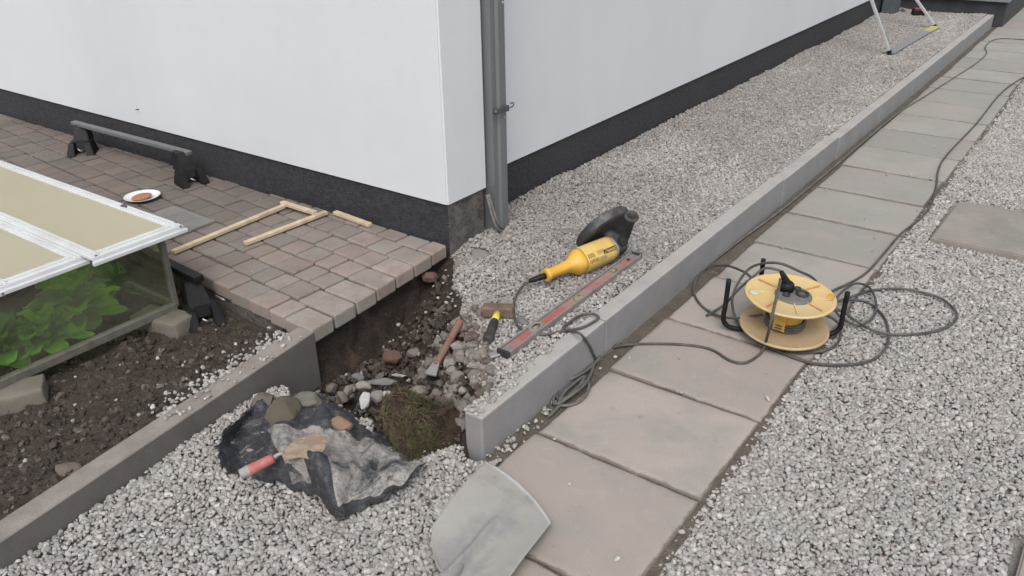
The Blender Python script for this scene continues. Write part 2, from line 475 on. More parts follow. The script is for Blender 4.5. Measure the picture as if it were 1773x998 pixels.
# ------------------------------------------------------------------ path of slabs
JY = [1.324-.455*2, 1.324-.455, 1.324] + [1.779+.4545*k for k in range(34)]
bm = bmesh.new(); tint = bm.loops.layers.float_color.new('tint'); edge = bm.loops.layers.float_color.new('edge')
rs = random.Random(5)
sx0, sx1 = -1.225, -.657
for k in range(len(JY)-1):
    y0, y1 = JY[k]+.004, JY[k+1]-.004
    if y0 < -1: continue
    warm = max(0, min(1, 1-(y0-2.2)/1.4)) * rs.uniform(.75, 1)
    base = np.array((.285, .273, .248))*(1-warm) + np.array((.335, .292, .262))*warm
    base = base*rs.uniform(.90, 1.08)
    tl = Vector((rs.uniform(-.004, .004), rs.uniform(-.004, .004)))
    nx, ny = 16, 12; grid = {}
    xe0 = sx0+rs.uniform(-.006, .006); xe1 = sx1+rs.uniform(-.012, .006)
    for i in range(nx+1):
        for j in range(ny+1):
            u, v = i/nx, j/ny
            # tighter at the rims so the wear line is narrow
            u = .5-.5*math.cos(math.pi*u); v = .5-.5*math.cos(math.pi*v)
            x = xe0+(xe1-xe0)*u; y = y0+(y1-y0)*v
            e = min(min(u, 1-u)*.57, min(v, 1-v)*.45)
            jit = .007*mn.noise(Vector((x*24, y*24, k))) + .003*mn.noise(Vector((x*90, y*90, k)))
            if i in (0, nx): x += jit
            if j in (0, ny): y += jit
            z = -.003*max(0, 1-e/.01)**2 + tl.x*(u-.5) + tl.y*(v-.5) + .0012*mn.noise(Vector((x*9, y*9, 2)))
            grid[i, j] = (bm.verts.new((x, y, z)), max(0, 1-e/.020))
    def put(vs, es):
        f = bm.faces.new(vs); f.smooth = True
        for l, e in zip(f.loops, es): l[tint] = (*base, 1); l[edge] = (e, e, e, 1)
    for i in range(nx):
        for j in range(ny):
            q = [grid[i, j], grid[i+1, j], grid[i+1, j+1], grid[i, j+1]]
            put([a[0] for a in q], [a[1] for a in q])
    rim = [grid[i, 0] for i in range(nx)] + [grid[nx, j] for j in range(ny)] + [grid[i, ny] for i in range(nx, 0, -1)] + [grid[0, j] for j in range(ny, 0, -1)]
    low = [bm.verts.new((a[0].co.x, a[0].co.y, -.045)) for a in rim]
    for i in range(len(rim)):
        j = (i+1) % len(rim); put((rim[j][0], rim[i][0], low[i], low[j]), (1, 1, 1, 1))
bmesh.ops.recalc_face_normals(bm, faces=bm.faces[:])
struct(bobj('path', bm, M_SLAB))
struct(hfield('path_joint_dirt', -1.29, -.635, -.6, 16, .04, lambda x, y: -.0065+.004*mn.noise(Vector((x*22, y*22, 0))), M_JOINT))

def stone_slab(name, poly, z1, label, tintc):
    bm = bmesh.new(); prism(bm, poly, -.05, z1, bev=.006)
    o = bobj(name, bm, M_SLAB); me = o.data
    a = me.color_attributes.new('tint', 'BYTE_COLOR', 'CORNER'); b = me.color_attributes.new('edge', 'BYTE_COLOR', 'CORNER')
    for i in range(len(me.loops)):
        a.data[i].color = (*tintc, 1); b.data[i].color = (0, 0, 0, 1)
    return tag(o, label, 'paving slab')
stone_slab('stepping_slab', [(-.545, 4.07), (.30, 4.09), (.28, 4.70), (-.53, 4.66)], .014,
           'grey flat slab lying in the chippings right of the path, beyond the cable reel', (.215, .20, .175))
stone_slab('stepping_slab', [(.085, 1.20), (.70, 1.22), (.72, 2.13), (.10, 2.12)], .012,
           'slab corner showing at the edge of the near chippings, closest to the camera on the right', (.27, .235, .2))

# ------------------------------------------------------------------ kerbs
bm = bmesh.new()
ky = [1.575, 2.305] + [2.305+.915*k for k in range(1, 9)] + [10.36]
rs = random.Random(2)
for a, b in zip(ky[:-1], ky[1:]):
    dx = rs.uniform(-.003, .003) + (.018 if a > 3 else 0)*min(1, (a-3)/5); dz = -.014*min(1, max(0, (a-2.3)/3))
    vs, fs = box(bm, ((XKo+XKi)/2+dx, (a+b)/2, (ZK+dz-.16)/2), (XKo-XKi, b-a-.004, ZK+dz+.16), bev=.006)
bm.normal_update()
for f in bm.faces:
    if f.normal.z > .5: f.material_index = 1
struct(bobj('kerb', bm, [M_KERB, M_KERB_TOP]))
bm = bmesh.new()
yL = [-1.5, -.57, .34, 1.655]
kr = Matrix.Rotation(math.atan(.13), 3, 'Z')
for a, b in zip(yL[:-1], yL[1:]):
    cy_ = (a+b)/2; cx_ = kerb_x(cy_)-.0375
    box(bm, (cx_, cy_, (ZK-.16)/2), (.0745, (b-a)/math.cos(math.atan(.13))-.005, ZK+.16), rot=kr, bev=.005)
bmesh.ops.recalc_face_normals(bm, faces=bm.faces[:]); bm.normal_update()
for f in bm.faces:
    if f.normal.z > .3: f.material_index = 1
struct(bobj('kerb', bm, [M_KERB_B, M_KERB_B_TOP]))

# ------------------------------------------------------------------ patio of block pavers
def patio_right(y): return -2.100 - .098*(y-1.645)
def patio_front(x): return 1.640 - .085*(x+2.10)
bm = bmesh.new(); tint = bm.loops.layers.float_color.new('tint')
rs = random.Random(9); row = 0
PAL = [(.140, .126, .116), (.150, .128, .117), (.136, .127, .117), (.132, .124, .114), (.154, .130, .118), (.139, .128, .119)]
yy = 0.0; cw = .122
while yy < 1.0:
    x = rs.uniform(-.02, .10)
    while x < 3.9:
        wl = rs.choice([.100, .118, .125, .125, .135]); g_ = .0046
        # local frame: along the front edge (runs towards -X, slightly +Y)
        X0 = -2.103-x; X1 = X0-wl
        if yy == 0 or True:
            lim = patio_right(patio_front(-2.12)+yy+cw/2)
            if x < .12 and X1 < lim and X0 > lim-.12: X0 = lim
        if X1 < -6.6: break
        ya = patio_front((X0+X1)/2)+yy; yb = ya+cw
        cut = YW-.003
        if ya > cut-.02: x += wl; continue
        yb2 = min(yb, cut)
        # cut the first block to the patio's edge
        c = Vector(((X0+X1)/2, (ya+yb2)/2, ZP-.03+rs.uniform(-.0025, .0025)))
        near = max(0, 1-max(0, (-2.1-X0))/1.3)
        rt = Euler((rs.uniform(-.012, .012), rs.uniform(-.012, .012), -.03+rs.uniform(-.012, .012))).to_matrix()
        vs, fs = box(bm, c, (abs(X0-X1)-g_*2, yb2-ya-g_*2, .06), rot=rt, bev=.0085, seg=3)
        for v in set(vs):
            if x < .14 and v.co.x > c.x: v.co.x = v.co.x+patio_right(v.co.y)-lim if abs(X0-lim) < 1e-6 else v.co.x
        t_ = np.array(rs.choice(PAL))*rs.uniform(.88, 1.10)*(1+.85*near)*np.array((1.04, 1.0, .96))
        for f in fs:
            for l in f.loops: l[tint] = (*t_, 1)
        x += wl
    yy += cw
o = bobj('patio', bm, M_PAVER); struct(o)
# continue the patio far left beyond the near part
s = Mat('patio_far_blocks', (.18, .155, .135), .85); s.mul(s.ramp(s.voro(8), .0, .6, .8, 1.15)); s.bump(s.noise(60), .5, .004); M_PAV_FAR = s.done()
bm = bmesh.new()
prism(bm, [(-20, 1.9), (-5.95, 1.9), (-5.95, 2.497), (-20, 2.497)], -.1, ZP-.004)
struct(bobj('patio', bm, M_PAV_FAR))
# bedding under the blocks: overhangs a little, undercut earth below
bm = bmesh.new()
prism(bm, [(-6.2, patio_front(-6.2)+.012), (-2.30, 1.670), (-2.30, 2.497), (-6.2, 2.497)], .02, ZP-.012)
gq = {}
for i in range(101):       # ragged edge of the bedding, sagging here and there
    y = 1.652+(2.497-1.652)*i/100; deep = .045+.022*fbm(y*11, 2, 1)+.010*fbm(y*40, 5, 1)
    for j in range(7):
        z = ZP-.014-deep*j/6; xx = patio_right(y)-.018-.004*j+.010*fbm(y*24, z*30, 1)+.004*fbm(y*90, z*90, 2)
        gq[i, j] = bm.verts.new((xx, y, z))
    gq[i, 7] = bm.verts.new((patio_right(y)-.09, y, ZP-.016-deep))
for i in range(100):
    for j in range(7): bm.faces.new((gq[i, j], gq[i+1, j], gq[i+1, j+1], gq[i, j+1]))
bmesh.ops.recalc_face_normals(bm, faces=bm.faces[:])
s = Mat('bedding_concrete', (.092, .081, .072), .95); s.mul(s.ramp(s.noise(40, 5), .3, .7, .6, 1.3)); s.bump(s.noise(50, 5), 1, .01); M_BED = s.done()
struct(bobj('patio_bedding', bm, M_BED))
M_PJ = soil('patio_joint_dirt', (.045, .038, .030), (.06, .05, .04), (.09, .08, .065), .003).done()
struct(hfield('patio_joint_sand', -6.1, -2.14, 1.66, 2.495, .02, lambda x, y: max(ZP-.013, 0)+.0025*mn.noise(Vector((x*30, y*30, 0))), M_PJ,
      mask=lambda x, y: x < patio_right(y)-.025 and y > patio_front(x)+.012))
# undercut earth bank below the patio edge
def bank():
    bm = bmesh.new(); n = 90; mrow = 16; g = {}
    for i in range(n+1):
        y = 1.60+(2.56-1.60)*i/n
        for j in range(mrow+1):
            v = j/mrow; z = .085 - v*.23
            xx = patio_right(y)-.055 + .10*v**1.5 + .035*fbm(y*9, z*9, 2) + .012*fbm(y*40, z*40, 4)
            if y > 2.3: xx += .05*ss(2.3, 2.5, y)*v
            g[i, j] = bm.verts.new((xx, y, z))
    for i in range(n):
        for j in range(mrow):
            f = bm.faces.new((g[i, j], g[i+1, j], g[i+1, j+1], g[i, j+1])); f.smooth = True
    bmesh.ops.recalc_face_normals(bm, faces=bm.faces[:])
    return bm
s2 = soil('bank_earth', (.036, .028, .023), (.058, .043, .034), (.12, .10, .085), .01)
s2.mix(s2.ramp(s2.noise(7, 4), .56, .66), (.11, .065, .05), .8)
struct(bobj('earth_bank', bank(), s2.done()))

# ------------------------------------------------------------------ soil bed on the left
def bed_z(x, y):
    return .040 + .058*ss(-2.48, -2.16, x-.13*(1.2-y)*-1) - .012*ss(1.2, .4, y) + .020*fbm(x*9, y*9, 1, 5) + .016*fbm(x*34, y*34, 6, 3) + .015*ss(-2.25, -2.12, x)
struct(hfield('soil_bed', -4.6, -1.86, -.6, 1.73, .011, bed_z, M_SOIL,
              mask=lambda x, y: x < kerb_x(y)-.05 and y < patio_front(x)+.03))

# ------------------------------------------------------------------ house
house = thing('house', 'white rendered house corner with a black dashed plinth', 'house', (XC, YW, 0))
def hp(name, verts_boxes, mats):
    bm = bmesh.new()
    for (a, b) in verts_boxes:
        c = [(a[i]+b[i])/2 for i in range(3)]; box(bm, c, [abs(b[i]-a[i]) for i in range(3)])
    o = bobj(name, bm, mats, house); o.matrix_parent_inverse = Matrix.Translation((-XC, -YW, 0)); return o
ZW = .333
bm = bmesh.new()
foot = [(-20, YW), (XC, YW), (XC, 2.765), (XW, 2.765), (XW, 16), (-20, 16)]
a = [bm.verts.new((x, y, ZW)) for x, y in foot]; b = [bm.verts.new((x, y, 3.0)) for x, y in foot]
n = len(foot)
bm.faces.new(a[::-1]); bm.faces.new(b)
for i in range(n): bm.faces.new((a[i], a[(i+1) % n], b[(i+1) % n], b[i]))
bmesh.ops.recalc_face_normals(bm, faces=bm.faces[:])
es = [e for e in bm.edges if all(abs(v.co.x-XC) < 1e-4 and abs(v.co.y-YW) < 1e-4 for v in e.verts)]
bmesh.ops.bevel(bm, geom=es, offset=.007, segments=3, affect='EDGES')
o = bobj('wall', bm, M_WHITE, house); o.matrix_parent_inverse = Matrix.Translation((-XC, -YW, 0))
bm = bmesh.new(); q = .010
foot = [(-20, YW+q), (XC-q, YW+q), (XC-q, 2.755), (XW-q, 2.755), (XW-q, 16-q), (-20, 16-q)]
a = [bm.verts.new((x, y, -.3)) for x, y in foot]; b = [bm.verts.new((x, y, ZW+.004)) for x, y in foot]
for i in range(n):
    f = bm.faces.new((a[i], a[(i+1) % n], b[(i+1) % n], b[i]))
    if i in (1, 2): f.material_index = 1
bmesh.ops.recalc_face_normals(bm, faces=bm.faces[:])
o = bobj('plinth', bm, [M_PLINTH, M_PLINTH_D], house); o.matrix_parent_inverse = Matrix.Translation((-XC, -YW, 0))
M_DARKMETAL = simple('dark_grey_metal', (.075, .08, .088), .45, .3, dirt=(.13, .125, .12), dk=.4)
bm = bmesh.new()
p = ony(240, 190, YW); tube(bm, [p+Vector((0, .01, 0)), p+Vector((.003, -.018, .004))], .0035, 6, 1)
o = bobj('nail', bm, M_DARKMETAL, house); o.matrix_parent_inverse = Matrix.Translation((-XC, -YW, 0))
bm = bmesh.new()
box(bm, (-11.1, 9.2, 3.06), (18.3, 14.2, .12))
o = bobj('roof', bm, M_DARKMETAL, house); o.matrix_parent_inverse = Matrix.Translation((-XC, -YW, 0))

# steel post at the corner
post = thing('steel_post', 'grey steel channel post fixed upright at the white house corner', 'post', (-2.15, 2.85, .1))
def pt(o, par):
    o.parent = par; o.matrix_parent_inverse = (Matrix.Translation(par.location) if par.rotation_mode == 'XYZ' else Matrix.LocRotScale(par.location, par.rotation_quaternion, None)).inverted(); return o
s = Mat('galvanised_grey', (.165, .178, .182), .5, .35)
s.mul(s.ramp(s.noise(6, 4, .6, (1, 1, .15)), .3, .7, .8, 1.2)); s.mix(s.ramp(s.noise(25, 5, .7), .58, .7), (.24, .235, .22), .35)
s.bump(s.noise(80), .15, .001); M_GALV = s.done()
bm = bmesh.new()
px0, px1, py0, py1 = -2.225, -2.128, 2.782, 2.864
prof = [(px0, py0), (px1-.012, py0), (px1-.012, py0+.03), (px1, py0+.038), (px1, py1), (px1-.006, py1), (px0, py1)]
prism(bm, prof, .05, 2.9)
pt(bobj('channel', bm, M_GALV), post)
bm = bmesh.new()
c = onx(858, 193, px1+.004)
box(bm, (px1+.010, c.y+.028, c.z), (.010, .085, .022), bev=.003)
box(bm, (px1+.016, c.y+.06, c.z+.002), (.020, .022, .026), bev=.003)
tube(bm, [(px1+.004, c.y-.012, c.z), (px1+.024, c.y-.012, c.z)], .008, 10, 1)
tube(bm, [(px1+.02, c.y+.082, c.z), (px1+.02, c.y+.10, c.z+.001), (px1+.021, c.y+.108, c.z+.01), (px1+.02, c.y+.10, c.z+.018), (px1+.02, c.y+.086, c.z+.016)], .0028, 6, 4)
pt(bobj('latch', bm, M_DARKMETAL), post)
for zz, yy_ in ((c.z-.045, 2.86), (onx(869, 5, px1).z, 2.855)):
    bm = bmesh.new(); tube(bm, [(px1-.002, yy_, zz), (px1+.004, yy_, zz)], .006, 10, 1)
    pt(bobj('bolt', bm, simple('bright_bolt', (.5, .5, .5), .35, .8)), post)
bm = bmesh.new()
a_ = onx(843, 338, -2.142); tube(bm, [a_, onx(850, 366, -2.118), onx(860, 395, -2.10), at(872, 404, .112)], .0065, 8, 6)
tube(bm, [a_+Vector((0, .012, 0)), onx(853, 360, -2.120), onx(863, 388, -2.10), at(876, 400, .112)], .0055, 8, 6)
tag(bobj('earth_strap', bm, simple('dusty_cable_grey', (.16, .15, .14), .8)), 'pair of dusty grey cables leaning at the foot of the steel post', 'cable')

# far end: dark downpipe box and doorstep
dp = thing('downpipe_box', 'dark grey square post against the far end of the white wall', 'post', (-2.22, 9.85, .12))
bm = bmesh.new(); box(bm, (-2.215, 9.95, 1.4), (.13, .26, 2.7), bev=.008)
s = Mat('blue_grey_paint', (.075, .083, .094), .5); s.mul(s.ramp(s.noise(5, 4, .6), .3, .7, .8, 1.25)); s.bump(s.noise(60), .1, .001); M_BG = s.done()
pt(bobj('column', bm, M_BG), dp)
for zz in (.9, 1.9):
    bm = bmesh.new(); box(bm, (-2.213, 9.95, zz), (.142, .272, .03), bev=.004)
    pt(bobj('bracket', bm, M_DARKMETAL), dp)
step = thing('doorstep', 'raised grey step with a dark front across the far end of the trench', 'step', (-1.75, 10.45, 0))
bm = bmesh.new(); box(bm, (-1.73, 13.2, .12), (1.10, 5.5, .26), bev=.008)
s = Mat('dark_step_face', (.032, .035, .04), .6); s.mul(s.ramp(s.noise(9, 4), .3, .7, .75, 1.3)); s.bump(s.noise(60), .2, .002)
pt(bobj('riser', bm, s.done()), step)
bm = bmesh.new(); box(bm, (-1.735, 13.19, .268), (1.15, 5.58, .035), bev=.006)
s = Mat('step_slab', (.17, .185, .19), .6); s.mul(s.ramp(s.noise(7, 5), .3, .7, .8, 1.2)); s.bump(s.noise(80), .3, .002)
pt(bobj('tread', bm, s.done()), step)

# ------------------------------------------------------------------ gravel (stuff)
def not_slab(x, y):
    a = (x > -.56) & (x < .31) & (y > 4.05) & (y < 4.72)
    b = (x > .075) & (x < .73) & (y > 1.18) & (y < 2.14)
    return ~(a | b)
right_z = lambda x, y: -.010 + .008*mn.noise(Vector((x*2.5, y*2.5, 2))) + .006*mn.noise(Vector((x*9, y*9, 4)))
SZ = .0080
x, y = jitter_grid(-.650, 4.2, .2, 14, .0115, lambda x, y: (not_slab(x, y)) & ((y < 6) | (x < 2.5)))
x2, y2 = jitter_grid(-.650, 4.2, .2, 7, .0115, lambda x, y: not_slab(x, y), keep=.55)
stuff(stones('gravel', np.r_[x, x2], np.r_[y, y2], right_z, SZ, .28, T_PEB), 'pale limestone chippings covering the ground right of the slab path', 'gravel')
vin = np.vectorize(lambda x, y: is_gravel(x, y) or random.random() < .02)
def inner_mask(x, y):
    k = (x < XKi-.004+.020*np.clip((y-3)/5, 0, 1)) & (x > XW+.004) & ~((x < XC+.01) & (y < 2.79))
    k &= ~((x < px1+.01) & (y > py0-.005) & (y < py1))
    k &= ~(((x-at(833, 448, .1).x)/.17)**2 + ((y-at(833, 448, .1).y)/.10)**2 < .16*(1+.9*np.sin(x*37+y*23)))
    out = k.copy(); out[k] = vin(x[k], y[k]); return out
x, y = jitter_grid(XW, XKi+.02, 1.55, 10.35, .0115, inner_mask)
x2, y2 = jitter_grid(XW, XKi+.02, 1.55, 10.35, .0115, inner_mask, keep=.5)
x = np.r_[x, x2]; y = np.r_[y, y2]
# the browner, dustier stretch lies along the wall and round the grinder
br = np.array([fbm(a*1.7, b*1.1, 3) + .35*((a+1.55) < -.12) - .30*(b < 2.45) - .1*(b > 6) for a, b in zip(x, y)]) + RNG.normal(0, .12, len(x)) > .0
stuff(stones('gravel', x[~br], y[~br], Hin, SZ*.95, .26, T_PEB), 'pale chippings filling the trench between the wall and the kerb', 'gravel')
stuff(stones('gravel', x[br], y[br], Hin, SZ*.95, .26, T_PEBG), 'greyer dusty chippings in the trench along the black plinth', 'gravel')
def front_mask(x, y):
    yf = 1.34 + (x+2.05)*.22
    return (x > -1.885-.13*y+.004) & (x < -1.232+.23*np.clip((1.42-y)/.22, 0, 1)) & (y < yf+.05+.03*np.sin(x*40)) & ((x < XKi-.01) | (x > -1.30) | (y < 1.565)) & ~((x > -1.30) & (x < -1.24) & (y > 1.57))
x, y = jitter_grid(-2.15, -.99, .0, 1.62, .0116, front_mask)
x2, y2 = jitter_grid(-2.15, -.99, .0, 1.62, .0116, front_mask, keep=.6)
stuff(stones('gravel', np.r_[x, x2], np.r_[y, y2], front, SZ, .28, T_PEB), 'pale chippings in front of the old kerb, round the black membrane', 'gravel')

# strays: on kerb tops, path edge, slabs, soil
sx, sy, sz = [], [], []
def stray(x, y, z): sx.append(x); sy.append(y); sz.append(z)
rs = random.Random(4)
for i in range(105):
    y = 1.58+abs(rs.gauss(0, .22)); x = rs.uniform(XKi, XKi+.028*(1 if y > 1.8 else 1.7)); stray(x, y, ZK+.004)
for i in range(60): stray(rs.uniform(XKi, XKi+.012), rs.uniform(2.2, 9), ZK-.008)
for i in range(70): stray(rs.uniform(-1.285, -1.235), 1.5+abs(rs.gauss(0, .25)), .002)
for i in range(110):
    y = rs.uniform(.45, 1.6); t_ = rs.random(); stray(kerb_x(y)-.075*t_-.004, y, ZK+.004) if (y > 1.0 and rs.random() < .8) else None
for i in range(330):
    y = min(1.63, 1.05+abs(rs.gauss(.35, .2))); stray(kerb_x(y)-.078-abs(rs.gauss(0, .05)), y, bed_z(kerb_x(y)-.1, y)+.010)
for i in range(45): 
    x = rs.uniform(-3.2, -2.1); y = rs.uniform(.4, 1.6); stray(x, y, bed_z(x, y)+.004)
for p_ in [(1205-140, 618), (1090, 620), (1039, 638), (1108, 722), (1068, 967), (1205, 598+0), (1300, 842), (985, 838), (960, 760), (925, 742), (908, 765), (945, 710), (1535, 303), (1577, 303), (1612, 310), (1515, 412), (1510, 435), (1355, 430), (1375, 370), (1430, 330), (1230, 535), (1180, 680), (1250, 850), (1535+60, 350), (1330, 690)]:
    p = at(*p_, .004); stray(p.x, p.y, .004)
for i in range(26): stray(rs.uniform(-1.2, -.68), rs.uniform(1.2, 7), .004)
for i in range(70): stray(rs.uniform(-5.2, -2.3), rs.uniform(1.75, 2.48), ZP+.003)
for i in range(30): p = at(rs.gauss(75, 28), rs.gauss(258, 9), ZP); stray(p.x, p.y, ZP+.003)
sx, sy, sz = map(np.array, (sx, sy, sz))
big = RNG.random(len(sx))
S = np.where(big < .55, .0055, .0100)*RNG.uniform(.7, 1.25, len(sx))
S = np.where((sz > .1), np.where(sy > 1.0, np.maximum(S, .0062), S), S)
S = np.where((sz > ZP-.001) & (sx < -2.2) & (sy > 1.7), S*.55, S)
S[-(26+70+30):] *= .55
o = scatter('loose_chippings', np.stack([sx, sy, sz], 1), np.stack([RNG.normal(0, .5, len(sx)), RNG.normal(0, .5, len(sx)), RNG.uniform(0, 6, len(sx))], 1), S, T_PEB, 8)
stuff(o, 'loose chippings strewn over kerb tops, slabs, soil and patio', 'gravel')

# cobbles and rubble in the dug pit
def cob_mask(x, y):
    s_ = (x+2.15)*.71 + (y-2.5)*.70
    p = at(865, 590, .06)
    return (s_ > -.21) & (s_ < .05) & (x > -1.90+.25*(y-1.7)) & (RNG.random(len(x)) < np.clip((s_+.26)*7, 0, 1)) & (x < XKi-.02) & (y > 1.62)
x, y = jitter_grid(-2.1, XKi, 1.6, 2.45, .036, cob_mask)
x2, y2 = jitter_grid(-2.1, XKi, 1.6, 2.45, .036, cob_mask, keep=.5)
stuff(stones('cobbles', np.r_[x, x2], np.r_[y, y2], lambda a, b: Hin(a, b)+.006, .0205, .30, T_COB, tilt=.5, zj=.006), 'mixed brown and cream cobbles banked beside the dug pit', 'cobbles')
def pit_mask(x, y):
    return (x < XKi-.02) & (x > -2.10) & (y > 1.40+.2*(x+2.05)) & (y < 2.5) & ((x+2.15)*.71+(y-2.5)*.70 < -.05)
x, y = jitter_grid(-2.15, XKi, 1.3, 2.5, .020, pit_mask, keep=.75)
stuff(stones('earth_clods', x, y, Hin, .0115, .55, T_CLOD, tilt=.8, zj=.006), 'dark crumbled earth lumps in the dug pit', 'earth')
x, y = jitter_grid(-2.15, XKi, 1.3, 2.5, .05, pit_mask, keep=.12)
x2, y2 = jitter_grid(-2.12, -1.6, 1.42, 1.75, .03, pit_mask, keep=.30)
stuff(stones('rubble', np.r_[x, x2], np.r_[y, y2], lambda a, b: Hin(a, b)+.004, .0120, .5, T_COB, tilt=.7, zj=.007), 'small broken stones scattered in the dug pit', 'rubble')
def bed_mask(x, y): return (x < -1.885-.13*y-.085) & (y < 1.6-.085*(x+2.1)+.02)
x, y = jitter_grid(-3.2, -1.9, .0, 1.72, .017, bed_mask, keep=.5)
stuff(stones('soil_lumps', x, y, bed_z, .0085, .65, T_CLOD, tilt=.8, zj=.004), 'crumbly brown soil lumps on the bed beside the cold frame', 'soil')

# ================================================================== objects
M_BLACK = simple('black_plastic', (.009, .009, .010), .55, 0, dirt=(.03, .029, .028), dk=.35, spec=.2)
M_BLACK_D = simple('dusty_black_rubber', (.026, .025, .026), .7, 0, dirt=(.10, .095, .09), dk=.5)
M_CABLE = simple('dusty_black_cable', (.055, .052, .050), .65, 0, dirt=(.14, .13, .12), dk=.5)
M_CABLE_G = simple('dusty_grey_cable', (.10, .095, .088), .7, 0, dirt=(.19, .175, .16), dk=.5)
M_WHITEPLA = simple('white_aluminium', (.56, .575, .585), .5, 0, var=.04, scale=12, bump=.03, dirt=(.44, .43, .41), dk=.35)
M_ALU = simple('dull_aluminium', (.42, .43, .43), .45, .6, dirt=(.35, .34, .32), dk=.5)
M_WOOD = simple('raw_pine', (.52, .42, .29), .7, 0, var=.15, scale=25, dirt=(.34, .27, .19), dk=.5)

# ------------------------------------------------------------------ cold frame
FX, FY0, FY1, FZ0, FZ1 = -2.755, .845, 1.530, .108, .415
FXL = -4.45
cf = thing('cold_frame', 'glazed cold frame with cream lids and white rims, standing on bricks over green plants', 'cold frame', (FX, FY0, FZ0))
s = Mat('weathered_frame_metal', (.150, .145, .125), .6, .2, coord='object')
s.mix(s.ramp(s.noise(20, 5, .7), .45, .65), (.085, .075, .058), .7); M_CFRAME = s.done()
bm = bmesh.new(); t_ = .022
for y in (FY0, FY1):
    box(bm, (FX, y, (FZ0+FZ1)/2), (t_, t_, FZ1-FZ0), bev=.002)
    box(bm, (FXL, y, (FZ0+FZ1)/2), (t_, t_, FZ1-FZ0), bev=.002)
    box(bm, ((FX+FXL)/2, y, FZ0), (FX-FXL, t_, .028), bev=.002)
    box(bm, ((FX+FXL)/2, y, FZ1), (FX-FXL, t_, .022), bev=.002)
for x in (FX, FXL):
    box(bm, (x, (FY0+FY1)/2, FZ0-.001), (.030, FY1-FY0, .032), bev=.003)
    box(bm, (x, (FY0+FY1)/2, FZ1), (.020, FY1-FY0, .020), bev=.002)
pt(bobj('frame', bm, M_CFRAME), cf)
s = Mat('hazy_clear_sheet', (.17, .165, .13), .22, spec=.5)  # smoky sheet; grey haze of reflections is mixed into its colour
s.mix(s.ramp(s.noise(3, 5, .65), .4, .7), (.21, .20, .165), .6)
tr = s.n.new('ShaderNodeBsdfTransparent'); tr.inputs[0].default_value = (.93, .95, .88, 1)
mx = s.n.new('ShaderNodeMixShader'); s.done()
fac = s.ramp(s.noise(2.2, 5, .65, (1, 1, 1.6)), .35, .75, .06, .42)
s.lk(fac, mx.inputs[0]); s.lk(tr.outputs[0], mx.inputs[1]); s.lk(s.b.outputs[0], mx.inputs[2]); s.lk(mx.outputs[0], s.out.inputs[0])
M_SHEET = s.m
def pane(c, sz, par=cf, nm='side_pane', mt=None):
    bm = bmesh.new(); box(bm, c, sz); return pt(bobj(nm, bm, mt or M_SHEET), par)
pane((FX, (FY0+FY1)/2, (FZ0+FZ1)/2), (.004, FY1-FY0-.03, FZ1-FZ0-.04))
pane(((FX+FXL)/2, FY0, (FZ0+FZ1)/2), (FX-FXL-.03, .004, FZ1-FZ0-.04))
pane(((FX+FXL)/2, FY1, (FZ0+FZ1)/2), (FX-FXL-.03, .004, FZ1-FZ0-.04))
s = Mat('cream_translucent_sheet', (.70, .66, .51), .35, spec=.4)
s.mix(s.ramp(s.noise(2.4, 4, .6, (.6, 1.5, 1)), .4, .7), (.78, .74, .60), .6)
s.mix(s.ramp(s.noise(90, 3, .6), .74, .78), (.20, .15, .10), .6)
s.mix(s.ramp(s.noise(9, 5, .7), .6, .72), (.52, .49, .39), .4)
s.done(); tl = s.n.new('ShaderNodeBsdfTranslucent'); tl.inputs[0].default_value = (.95, .93, .80, 1); mx = s.n.new('ShaderNodeMixShader'); mx.inputs[0].default_value = .62
s.lk(s.b.outputs[0], mx.inputs[1]); s.lk(tl.outputs[0], mx.inputs[2]); s.lk(mx.outputs[0], s.out.inputs[0]); M_LID = s.m
def lid(x1, y0, y1, z, x0=FXL):
    """white rimmed lid panel; ribbed rim on the long and short sides"""
    bm = bmesh.new(); h = .014
    for yc, wd in ((y0+.019, .038), (y1-.019, .038)):
        box(bm, ((x0+x1)/2, yc, z), (x1-x0, wd, h), bev=.002)
        for k in (-.011, .004): box(bm, ((x0+x1)/2, yc+k, z+h/2+.002), (x1-x0-.006, .007, .006), bev=.001)
    for xc in (x1-.024, x0+.024):
        box(bm, (xc, (y0+y1)/2, z+.001), (.048, y1-y0-.070, h), bev=.002)
        box(bm, (xc-.006, (y0+y1)/2, z+h/2+.003), (.016, y1-y0-.06, .005), bev=.001)
    box(bm, (x1+.006, (y0+y1)/2, z-.012), (.016, y1-y0+.012, .014), bev=.002)
    o = pt(bobj('lid', bm, M_WHITEPLA), cf)
    bm = bmesh.new(); box(bm, ((x0+x1)/2, (y0+y1)/2, z-.003), (x1-x0-.05, y1-y0-.05, .006))
    q_ = bobj('lid_sheet', bm, M_LID); q_.parent = o; q_.matrix_parent_inverse = (Matrix.Translation(cf.location)).inverted() @ Matrix.Identity(4)
    q_.matrix_parent_inverse = Matrix.Identity(4); return o
lid(-2.662, 1.226, 1.578, .443); lid(-2.742, .952, 1.240, .425); lid(-2.742, .830, .950, .424)
bm = bmesh.new(); rocky(bm, at(215, 357, .456), (.016, .010, .007), seed=4); pt(bobj('lid_catch', bm, M_DARKMETAL), cf)
for p in ((at(313, 392, .452)), at(166, 443, .452), at(304, 386, .452)):
    bm = bmesh.new(); tube(bm, [p-Vector((0, 0, .004)), p+Vector((0, 0, .002))], .004, 8, 1); pt(bobj('screw', bm, M_DARKMETAL), cf)

